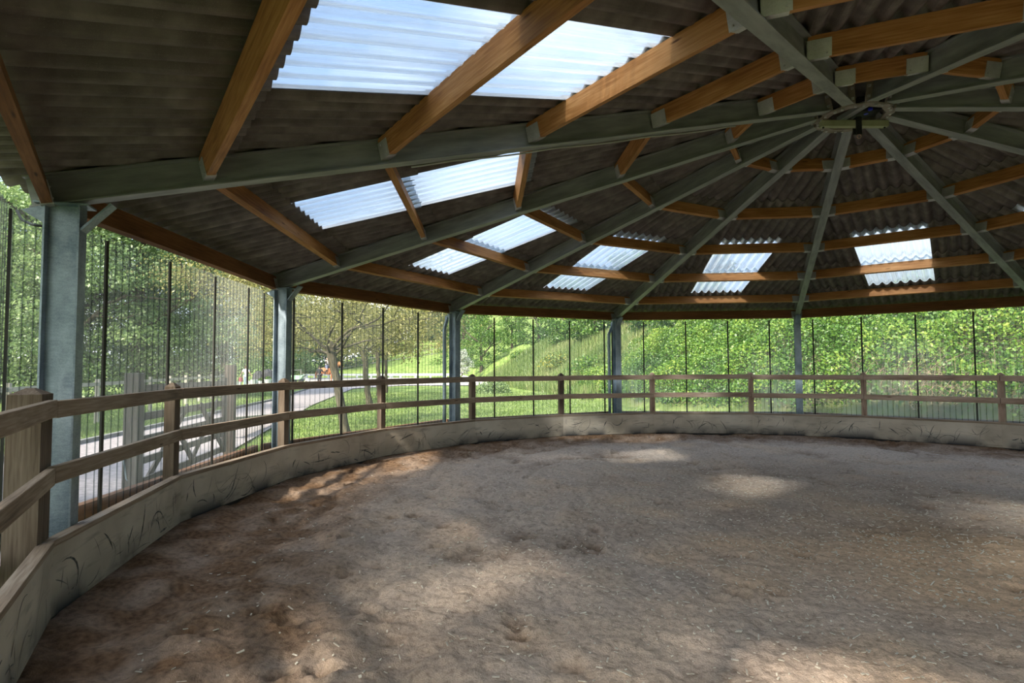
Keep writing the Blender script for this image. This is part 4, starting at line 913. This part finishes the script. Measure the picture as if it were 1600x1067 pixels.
# ------------------------------------------------------------------ outdoor fences
def outdoor_fence(A, B, step, ht, rails, mat, plab, rlab, group, ph=.09, rh=.10, skip=()):
    A = np.array(A[:2], float); B = np.array(B[:2], float); L_ = np.linalg.norm(B-A); n = max(1, int(round(L_/step))); d = (B-A)/L_
    for j in range(n+1):
        p = A+d*L_*j/n; z = gz(*p); mb = MB(); mb.bar((p[0], p[1], z-.2), (p[0], p[1], z+ht+.05), ph*1.1, ph*1.1, (d[0], d[1], 0))
        tag(mb.build('verge_fence_post', mat, origin=(p[0], p[1], z)), plab+(', at its left end' if j == 0 else ', '+ORD[min(j+1, 17)]+' from its left end'), 'fence post', group)
        if j < n:
            q = A+d*L_*(j+1)/n; z2 = gz(*q)
            for k2, rz in enumerate(rails):
                mb = MB(); o_ = np.array([-d[1], d[0]])*(ph*.55+.02); mb.bar((p[0]+d[0]*.01-o_[0], p[1]+d[1]*.01-o_[1], z+rz), (q[0]-d[0]*.01-o_[0], q[1]-d[1]*.01-o_[1], z2+rz), .036, rh)
                tag(mb.build('verge_fence_rail', mat, origin=((p[0]+q[0])/2, (p[1]+q[1])/2, z+rz)), ['upper ', 'lower ', 'lowest '][k2]+rlab+', '+ORD[min(j+1, 17)]+' from its left end', 'fence rail', group)
fa = on_z(135, 663); fb = at_d(332, 581, 29)
da = unit(fb[:2]-fa[:2]); fa0 = fa[:2]-da*8.0; fb1 = fb[:2]+da*4
outdoor_fence(fa0, fb1, 2.2, 1.22, (1.13, .62), 'palewood', 'weathered post of the verge fence across the path', 'weathered rail of the verge fence across the path', 'verge fence across the path')
outdoor_fence(at_d(130, 580, 44), at_d(345, 580, 52), 3.0, 1.30, (1.25, .80), 'palewood', 'pale post of the far paddock fence behind the gate', 'pale rail of the far paddock fence behind the gate', 'far paddock fence')
outdoor_fence(at_d(425, 580, 66), at_d(470, 580, 70), 3.6, 1.35, (1.30,), 'palewood', 'pale post beside the arena, left of the rider', 'pale rail beside the arena, left of the rider', 'pale rail by the arena')
h0 = at_d(528, 560, 100); h1 = at_d(695, 560, 122)
outdoor_fence(h0, h1, 4.0, 1.3, (1.25, .25), 'palewood', 'thin post of the fence climbing the meadow', 'thin rail of the fence climbing the meadow', 'meadow fence', .12, .14)

# ------------------------------------------------------------------ field gate by the path
ga = on_z(205, 787); gb = on_z(358, 713); dg = unit(gb-ga); Lg = np.linalg.norm(gb-ga)
for p, lab, h_, w_ in ((ga, 'weathered grey gate post nearest outside the clear wall', 1.49, .15), (gb, 'weathered brown gate post at the far end of the field gate', 1.60, .16)):
    mb = MB(); mb.bar((p[0], p[1], -.1), (p[0], p[1], h_), w_, w_, dg, seg=4); tag(mb.build('gate_post', 'gate' if p is ga else 'post', origin=(p[0], p[1], 0), bevel=.008), lab, 'gate post')
gt = empty('field_gate', (ga+gb)/2); tag(gt, 'grey wooden field gate with crossed braces beside the path', 'gate')
g0 = ga+dg*.12; g1 = gb-dg*.26
for z, h_ in ((1.29, .115), (.97, .09), (.70, .08), (.45, .08), (.20, .09)):
    mb = MB(); mb.bar(g0+np.array([0, 0, z]), g1+np.array([0, 0, z-.02]), .035, h_); mb.build('gate_bar', 'gate', gt)
for p, w_ in ((g0+dg*.04, .085), (g1-dg*.05, .11)):
    mb = MB(); mb.bar(p+np.array([0, 0, .12]), p+np.array([0, 0, 1.38]), .05, w_, dg); mb.build('stile', 'gate', gt)
sdg = np.array([dg[1], -dg[0], 0])*.03
for t0, t1, z0, z1, s in ((.24, .52, 1.0, .20, 1), (.50, .10, 1.0, .18, -1), (.60, .95, 1.0, .20, 1), (.90, .56, 1.0, .20, -1)):
    mb = MB(); mb.bar(g0+(g1-g0)*t0+np.array([0, 0, z0])+sdg*s, g0+(g1-g0)*t1+np.array([0, 0, z1])+sdg*s, .025, .085); mb.build('brace', 'gate', gt)
mb = MB(); q = g0-dg*.18; mb.tube([q+np.array([0, 0, .25]), q+np.array([-.02, -.02, .30]), q+np.array([-.03, -.05, .5]), q+np.array([0, 0, .64])], .010, 6); mb.build('latch_loop', 'galv', gt)
mb = MB(); lr0 = on_z(352, 703); 
p0 = at_d(352, 660, 12.0); p1 = at_d(430, 652, 15.5)
pr = empty('low_wooden_rail', (p0+p1)/2); mb.bar(p0, p1, .10, .20); mb.build('board', 'palewood', pr)
mb = MB()
for t in (.06, .94):
    p = p0+(p1-p0)*t; mb = MB(); mb.bar((p[0], p[1]+.09, -.05), (p[0], p[1]+.09, p[2]+.08), .08, .08, (1, 0, 0)); mb.build('post', 'palewood', pr)
tag(pr, 'low pale wooden rail beyond the far gate post', 'rail')

# ------------------------------------------------------------------ white arena boards and markers
def boards(A, B, n, where, h_=.30):
    A = np.array(A, float); B = np.array(B, float)
    for j in range(n):
        a = A+(B-A)*(j+.02)/n; b_ = A+(B-A)*(j+.98)/n; z = .03; root = empty('arena_board', ((a[0]+b_[0])/2, (a[1]+b_[1])/2, z)); tag(root, 'low white arena board on the '+where+', '+ORD[j+1]+' from its left end', 'arena board', 'white arena boards')
        mb = MB(); mb.bar((a[0], a[1], z+h_*.72), (b_[0], b_[1], z+h_*.72), .04, h_*.5); mb.build('board', 'whiteboard', root)
        for q in (a, b_):
            mb = MB(); mb.box((q[0], q[1], z+h_*.48), .16, .16, h_*.96); mb.build('foot', 'whiteboard', root)
boards(arena_c[0], arena_c[1], 7, 'near side'); boards(arena_c[3], arena_c[2], 11, 'far side', .62); boards(arena_c[1]+np.array([.2, .4]), arena_c[2], 9, 'right side', .45)
def marker(px_, py_, dep, s, lab, arch=True):
    p = at_d(px_, py_, dep); z = gz(p[0], p[1]); root = empty('arena_marker', (p[0], p[1], z)); tag(root, lab, 'arena marker')
    mb = MB(); V = []
    for zz, k_ in ((0, 1), (s*1.05, .62)):
        for a, b_ in ((-1, -1), (1, -1), (1, 1), (-1, 1)): V.append(np.array([p[0], p[1], z+.02+zz])+RT*a*s*.5*k_+FW*b_*s*.5*k_)
    mb.hexa(V); mb.build('body', 'whiteboard', root)
    if arch:
        mb = MB(); mb.tube([np.array([p[0], p[1], z])-FW*(s*.46)+RT*(math.cos(t_)*s*.26)+UP*(s*.32+math.sin(t_)*s*.34) for t_ in np.linspace(0, pi, 9)], s*.055, 6); mb.build('dark_marking', 'black', root)
marker(480, 597, 56, .46, 'white tapered arena marker with a dark arched letter, left of the horse')
marker(477, 588, 84, .62, 'white arena marker on the far boards, left of the horse', False)
for k_, px_ in enumerate((716, 725, 737, 758)): marker(px_, 586, 62-4*k_, .6, 'white arena marker '+['first', 'second', 'third', 'fourth'][k_]+' right of the third column', False)
marker(611, 582, 83, .5, 'white arena marker on the far boards between the lime trees and the third column', False)

# ------------------------------------------------------------------ small things by the path
for k_, (px_, py_, dep, s) in enumerate([(369, 598, 46, .45), (374, 598, 47, .40), (391, 598, 46, .5), (397, 594, 45, .62), (408, 597, 46, .5), (419, 597, 46, .62)]):
    p = at_d(px_, py_, dep); z = 0.0; root = empty('white_tub', (p[0], p[1], z)); tag(root, 'white tub beside the path, '+ORD[k_+1]+' from the left of the row by the walker', 'tub', 'white tubs by the path')
    mb = MB(); mb.tube([(p[0], p[1], z), (p[0], p[1], z+s*.9), (p[0], p[1], z+s*1.0)], [s*.34, s*.46, s*.5], 14); mb.build('pot', 'whiteboard', root, smooth=False)
    if k_ in (4, 5):
        u = unit(rng.normal(size=(160, 3))); u[:, 2] = abs(u[:, 2]); quads('plant', leaf_quads(np.array([p[0], p[1], z+s])+u*.22, .09, .4, rng=rng), 'hedgeleaf', root, rng.random(160))
def blob(name, c, rx, ry, rz, mat, seed, label, cat, group=None):
    mb = MB(); nlat, nlon = 14, 22; V = []; r_ = np.random.default_rng(seed); ph = r_.random(4)*6
    for i in range(nlat+1):
        t = i/nlat*pi/2
        for j in range(nlon):
            a = 2*pi*j/nlon; k_ = 1+.10*math.sin(3*a+ph[0])+.07*math.sin(5*a+ph[1]+t*3); V.append((c[0]+rx*math.sin(t)*math.cos(a)*k_, c[1]+ry*math.sin(t)*math.sin(a)*k_, c[2]+rz*math.cos(t)**.75*(1+.05*math.sin(4*a+ph[2])) if t < 1.56 else c[2]-.1))
    F = [(i*nlon+j, (i+1)*nlon+j, (i+1)*nlon+(j+1) % nlon, i*nlon+(j+1) % nlon) for i in range(nlat) for j in range(nlon)]
    mb.add(V, F); return tag(mb.build(name, mat, origin=c, smooth=True), label, cat, group)
MT['greyheap'] = pm('dark_grey_heap', [(.3, (.022, .022, .024)), (.7, (.06, .058, .062))], 3, .8, 0, 'pos', (1, 1, 1), .4, .05)
for k_, (px_, w_, h_) in enumerate(((405, .62, 1.25), (418, .75, 1.4))):
    p = at_d(px_, 600, 50); blob('grey_heap', (p[0], p[1], 0), w_, .6, h_, 'greyheap', k_, 'dark grey rounded heap behind the white tubs, '+['the left one', 'the right one'][k_], 'heap', 'grey heaps')
p = at_d(465, 599, 58); z = 0; wb = empty('garden_cart', (p[0], p[1], z)); tag(wb, 'pale green cart left of the white arena marker', 'cart')
MT['palegreen'] = pm('pale_green_paint', [(.3, (.22, .38, .26)), (.7, (.34, .50, .36))], 5, .6)
mb = MB(); cpt = np.array([p[0], p[1], 0])
mb.hexa([cpt+RT*a*s_+FW*b_*.3+np.array([0, 0, zz]) for zz, s_ in ((.35, .38), (.75, .60)) for a, b_ in ((-1, -1), (1, -1), (1, 1), (-1, 1))]); mb.build('tub', 'palegreen', wb)
for a in (-.35, .35):
    mb = MB(); mb.tube([cpt+RT*a+FW*-.34+np.array([0, 0, .2]), cpt+RT*a+FW*.34+np.array([0, 0, .2])], .2, 14); mb.build('wheel', 'black', wb)
mb = MB(); mb.tube([cpt+RT*.5+np.array([0, 0, .6]), cpt+RT*.95+np.array([0, 0, .85])], .02, 6); mb.build('handle', 'black', wb)

# ------------------------------------------------------------------ people and horse
def skin(name, J, E, mats, parent, origin, sub=2):
    """one continuous surface over connected joints; J: name -> (right, forward, up, rx[, ry])"""
    keys = list(J); idx = {k_: i for i, k_ in enumerate(keys)}; o3 = np.array(origin, float)
    V = [tuple(FRAME[0]*J[k_][0]+FRAME[1]*J[k_][1]+np.array([0, 0, J[k_][2]])+o3) for k_ in keys]
    me = bpy.data.meshes.new(name); me.from_pydata(V, [(idx[a], idx[b_]) for a, b_ in E], []); me.materials.append(mats)
    o = link(name, me, parent, None if parent is not None else origin)
    o.modifiers.new('skin', 'SKIN'); sv = me.skin_vertices[0].data
    for i, k_ in enumerate(keys):
        r_ = J[k_][3]; sv[i].radius = (r_, J[k_][4] if len(J[k_]) > 4 else r_); sv[i].use_root = (i == 0)
    sb = o.modifiers.new('sub', 'SUBSURF'); sb.levels = sub; sb.render_levels = sub
    return o
SK = pm('skin', [(.3, (.50, .30, .22)), (.7, (.58, .36, .27))], 20, .6)
FRAME = [RT.copy(), np.array([FW[0], FW[1], 0])/math.hypot(FW[0], FW[1])]; FRAME[0][2] = 0; FRAME[0] /= np.linalg.norm(FRAME[0])
def standing(px_, py_, dep, label, hair, top, legs, arms, bag=None, coat=False, ground=None):
    p = at_d(px_, py_, dep); org = np.array([p[0], p[1], gz(p[0], p[1]) if ground is None else ground])
    root = empty('person', org); tag(root, label, 'person')
    J = {'pelvis': (0, 0, .95, .135, .10), 'waist': (0, 0, 1.10, .125, .095), 'chest': (0, .01, 1.32, .15, .105), 'neck': (0, 0, 1.50, .055), 'chin': (0, .01, 1.57, .07, .085), 'head': (0, .0, 1.66, .085, .10), 'crown': (0, -.01, 1.72, .06, .07),
         'hl': (-.10, 0, .90, .095), 'kl': (-.11, .03, .50, .06), 'al': (-.11, -.02, .10, .042), 'tl': (-.12, .12, .04, .035), 'hr': (.10, 0, .90, .095), 'kr': (.12, -.05, .50, .06), 'ar': (.13, -.16, .12, .042), 'tr': (.13, -.03, .04, .035)}
    for s, k_, (e, h) in ((-1, 'l', arms[0]), (1, 'r', arms[1])):
        J['s'+k_] = (s*.19, 0, 1.42, .055); J['e'+k_] = (e[0], e[1], e[2], .042); J['w'+k_] = (h[0], h[1], h[2], .03); d = unit(np.array(h)-np.array(e)); J['p'+k_] = tuple(np.array(h)+d*.07)+(.032, .02)
        for q in range(4):
            f = np.array(h)+d*(.12+.012*(q in (1, 2)))+np.array([0, (q-1.5)*.019, -.02]); J['f%d%s' % (q, k_)] = tuple(f)+(.0085,)
        J['th'+k_] = tuple(np.array(h)+d*.06+np.array([-s*.035, .045, -.01]))+(.010,)
    E_ = [('pelvis', 'waist'), ('waist', 'chest'), ('chest', 'neck'), ('neck', 'chin'), ('chin', 'head'), ('head', 'crown'), ('pelvis', 'hl'), ('hl', 'kl'), ('kl', 'al'), ('al', 'tl'), ('pelvis', 'hr'), ('hr', 'kr'), ('kr', 'ar'), ('ar', 'tr')]
    for k_ in 'lr': E_ += [('chest', 's'+k_), ('s'+k_, 'e'+k_), ('e'+k_, 'w'+k_), ('w'+k_, 'p'+k_), ('w'+k_, 'th'+k_)]+[('p'+k_, 'f%d%s' % (q, k_)) for q in range(4)]
    skin('body', J, E_, SK, root, org)
    g = lambda k_, e=.016: J[k_][:3]+tuple(r_+e for r_ in J[k_][3:])
    Jt = {'pelvis': g('pelvis', .022), 'waist': g('waist', .024), 'chest': g('chest', .022), 'ntop': (0, 0, 1.47, .085)}
    Jt['hips'] = (0, 0, .56, .23, .18) if coat else (0, 0, .87, .165, .125)
    Et = [('pelvis', 'waist'), ('waist', 'chest'), ('chest', 'ntop'), ('pelvis', 'hips')]
    for s, k_ in ((-1, 'l'), (1, 'r')):
        m_ = np.array(J['s'+k_][:3])*.35+np.array(J['e'+k_][:3])*.65 if not coat else np.array(J['w'+k_][:3])
        Jt['s'+k_] = g('s'+k_, .022); Et.append(('chest', 's'+k_))
        if coat: Jt['e'+k_] = g('e'+k_, .018); Et.append(('s'+k_, 'e'+k_)); Jt['m'+k_] = tuple(m_)+(.046,); Et.append(('e'+k_, 'm'+k_))
        else: Jt['m'+k_] = tuple(m_)+(.066,); Et.append(('s'+k_, 'm'+k_))
    skin('coat' if coat else 'top', Jt, Et, top, root, org)
    Jl = {'pelvis': (0, 0, .97, .155, .12)}; El = []
    for k_ in 'lr':
        for q in 'hka': Jl[q+k_] = g(q+k_, .018 if q != 'a' else .022)
        El += [('pelvis', 'h'+k_), ('h'+k_, 'k'+k_), ('k'+k_, 'a'+k_)]
    skin('trousers', Jl, El, legs, root, org)
    skin('hair', {'a': (0, -.035, 1.665, .088, .098), 'b': (0, -.03, 1.735, .060, .068), 'c': (0, -.05, 1.60, .070, .07)}, [('a', 'b'), ('a', 'c')], hair, root, org)
    for k_ in 'lr': skin('shoe', {'a': g('a'+k_, .012), 't': g('t'+k_, .014)}, [('a', 't')], MT['black'], root, org)
    return root, org
r_, o_ = standing(384, 604, 48, 'person walking in pale top and light blue jeans, holding a dark red bag', cloth('brown_hair', (.10, .06, .035)), cloth('pale_lilac_cloth', (.70, .66, .74)), cloth('light_blue_denim', (.48, .58, .74)), (((-.34, .0, 1.18), (-.44, .04, .98)), ((.33, .02, 1.16), (.44, .06, .95))))
hp = o_+FRAME[0]*-.455+FRAME[1]*.045+np.array([0, 0, .62]); mb = MB()
mb.hexa([hp+FRAME[0]*a*w_+FRAME[1]*b_*.07+np.array([0, 0, zz]) for zz, w_ in ((-.22, .17), (.16, .14)) for a, b_ in ((-1, -1), (1, -1), (1, 1), (-1, 1))])
bagr = empty('bag', hp); tag(bagr, 'dark red bag hanging from the walking person\'s hand', 'bag'); MT['redbag'] = cloth('dark_red_cloth', (.20, .045, .055)); mb.build('body', 'redbag', bagr, bevel=.02)
mb = MB(); mb.tube([hp+FRAME[0]*.10*math.cos(t_)+np.array([0, 0, .15+.17*math.sin(t_)]) for t_ in np.linspace(0, pi, 9)], .010, 6); mb.build('handle', 'redbag', bagr)
standing(499, 606, 50, 'person in a black coat standing before the horse, back to the viewer', cloth('dark_hair', (.02, .018, .016)), cloth('black_coat', (.022, .022, .026)), cloth('black_trousers', (.02, .02, .024)), (((-.26, .05, 1.15), (-.20, .20, .98)), ((.27, .08, 1.18), (.36, .28, 1.20))), coat=True)
# horse, facing right
hp = at_d(510, 600, 52); ho = np.array([hp[0], hp[1], .03]); F0 = FRAME
ca, sa = math.cos(math.radians(20)), math.sin(math.radians(20)); FRAME = [F0[0]*ca-F0[1]*sa, F0[1]*ca+F0[0]*sa]
MT['chestnut'] = pm('chestnut_coat', [(.3, (.26, .085, .03)), (.7, (.42, .16, .06))], 3, .5); MT['darkmane'] = pm('dark_red_mane', [(.3, (.08, .03, .015)), (.7, (.16, .06, .03))], 8, .8)
horse = empty('horse', ho); tag(horse, 'chestnut horse with a rider standing behind the forked lime tree', 'horse')
J = {'barrel': (0, 0, 1.18, .30, .34), 'loin': (-.45, 0, 1.25, .27, .30), 'croup': (-.78, 0, 1.27, .27, .28), 'dock': (-1.02, 0, 1.20, .15, .16), 'ribs': (.35, 0, 1.16, .28, .35), 'withers': (.66, 0, 1.30, .20, .30), 'breast': (.86, 0, 1.15, .19, .24),
     'neck1': (1.02, 0, 1.48, .125, .20), 'neck2': (1.25, 0, 1.74, .10, .15), 'poll': (1.43, 0, 1.92, .085, .11), 'cheek': (1.55, 0, 1.80, .085, .125), 'nose': (1.73, 0, 1.58, .06, .075), 'muzzle': (1.79, 0, 1.48, .055, .06),
     'earl': (1.40, .05, 2.08, .022), 'earr': (1.40, -.05, 2.08, .022)}
E_ = [('barrel', 'loin'), ('loin', 'croup'), ('croup', 'dock'), ('barrel', 'ribs'), ('ribs', 'withers'), ('withers', 'breast'), ('withers', 'neck1'), ('neck1', 'neck2'), ('neck2', 'poll'), ('poll', 'cheek'), ('cheek', 'nose'), ('nose', 'muzzle'), ('poll', 'earl'), ('poll', 'earr')]
for s, k_, df, dh in ((1, 'l', .10, -.08), (-1, 'r', -.06, .10)):
    J.update({'sh'+k_: (.74, s*.15, 1.0, .13), 'el'+k_: (.68, s*.16, .82, .10), 'kn'+k_: (.72+df, s*.15, .48, .058), 'ft'+k_: (.70+df, s*.15, .16, .040), 'hf'+k_: (.76+df, s*.15, .05, .062),
              'hp'+k_: (-.78, s*.15, 1.0, .17), 'st'+k_: (-.66+dh*.4, s*.17, .78, .12), 'hk'+k_: (-.92+dh, s*.16, .52, .065), 'pa'+k_: (-.86+dh, s*.16, .17, .042), 'hh'+k_: (-.80+dh, s*.16, .05, .064)})
    E_ += [('breast', 'sh'+k_), ('sh'+k_, 'el'+k_), ('el'+k_, 'kn'+k_), ('kn'+k_, 'ft'+k_), ('ft'+k_, 'hf'+k_), ('croup', 'hp'+k_), ('hp'+k_, 'st'+k_), ('st'+k_, 'hk'+k_), ('hk'+k_, 'pa'+k_), ('pa'+k_, 'hh'+k_)]
skin('body', J, E_, MT['chestnut'], horse, ho)
skin('tail', {'a': (-1.05, 0, 1.24, .05), 'b': (-1.17, 0, 1.05, .075), 'c': (-1.19, 0, .75, .08), 'd': (-1.16, 0, .5, .03)}, [('a', 'b'), ('b', 'c'), ('c', 'd')], MT['darkmane'], horse, ho)
skin('mane', {'a': (1.36, 0, 2.0, .04), 'b': (1.14, 0, 1.86, .05), 'c': (.90, 0, 1.60, .05), 'd': (.74, 0, 1.44, .03)}, [('a', 'b'), ('b', 'c'), ('c', 'd')], MT['darkmane'], horse, ho)
skin('saddle', {'a': (.32, 0, 1.50, .10, .22), 'b': (.08, 0, 1.49, .07, .24), 'c': (-.18, 0, 1.56, .08, .20)}, [('a', 'b'), ('b', 'c')], MT['black'], horse, ho)
# rider
ro = ho+np.array([0, 0, 0]); rider = empty('person', ro+FRAME[0]*.08+np.array([0, 0, 1.5])); tag(rider, 'rider in a dark helmet and pale vest sitting on the chestnut horse', 'person')
J = {'pelvis': (.06, 0, 1.66, .14, .16), 'waist': (.04, 0, 1.82, .11, .13), 'chest': (.06, 0, 2.04, .12, .16), 'neck': (.08, 0, 2.22, .055), 'chin': (.11, 0, 2.29, .075, .07), 'head': (.10, 0, 2.38, .10, .085), 'crown': (.09, 0, 2.44, .07, .06)}
E_ = [('pelvis', 'waist'), ('waist', 'chest'), ('chest', 'neck'), ('neck', 'chin'), ('chin', 'head'), ('head', 'crown')]
for s, k_ in ((1, 'l'), (-1, 'r')):
    J.update({'s'+k_: (.06, s*.19, 2.14, .055), 'e'+k_: (.10, s*.24, 1.88, .042), 'w'+k_: (.34, s*.12, 1.80, .03), 'p'+k_: (.41, s*.11, 1.79, .03), 'h'+k_: (.10, s*.15, 1.62, .10), 'k'+k_: (.36, s*.37, 1.38, .068), 'a'+k_: (.12, s*.40, .98, .045), 't'+k_: (.26, s*.41, .92, .035), 'th'+k_: (.39, s*.10, 1.83, .010)})
    E_ += [('chest', 's'+k_), ('s'+k_, 'e'+k_), ('e'+k_, 'w'+k_), ('w'+k_, 'p'+k_), ('p'+k_, 'th'+k_), ('pelvis', 'h'+k_), ('h'+k_, 'k'+k_), ('k'+k_, 'a'+k_), ('a'+k_, 't'+k_)]
    for q in range(4): J['f%d%s' % (q, k_)] = (.46-.012*abs(q-1.5), s*.10, 1.805-q*.018, .0085); E_.append(('p'+k_, 'f%d%s' % (q, k_)))
skin('body', J, E_, SK, rider, ro); g = lambda k_, e=.018: J[k_][:3]+tuple(r_+e for r_ in J[k_][3:])
skin('vest', {'p': (.05, 0, 1.68, .165, .185), 'waist': g('waist', .03), 'chest': g('chest', .03), 'n': (.07, 0, 2.18, .085)}, [('p', 'waist'), ('waist', 'chest'), ('chest', 'n')], cloth('pale_vest', (.62, .62, .60)), rider, ro)
for k_ in 'lr':
    skin('sleeve', {'s': g('s'+k_), 'e': g('e'+k_), 'w': g('w'+k_, .012)}, [('s', 'e'), ('e', 'w')], MT['black'], rider, ro)
    skin('boot', {'k': g('k'+k_, .006), 'a': g('a'+k_, .014), 't': g('t'+k_, .014)}, [('k', 'a'), ('a', 't')], MT['black'], rider, ro)
skin('breeches', {'pelvis': g('pelvis', .012), 'hl': g('hl'), 'kl': g('kl', .012), 'hr': g('hr'), 'kr': g('kr', .012)}, [('pelvis', 'hl'), ('hl', 'kl'), ('pelvis', 'hr'), ('hr', 'kr')], cloth('dark_blue_breeches', (.10, .11, .17)), rider, ro)
skin('helmet', {'a': (.08, 0, 2.41, .125, .105), 'b': (.07, 0, 2.47, .09, .08), 'peak': (.22, 0, 2.40, .02, .07)}, [('a', 'b'), ('a', 'peak')], MT['black'], rider, ro)
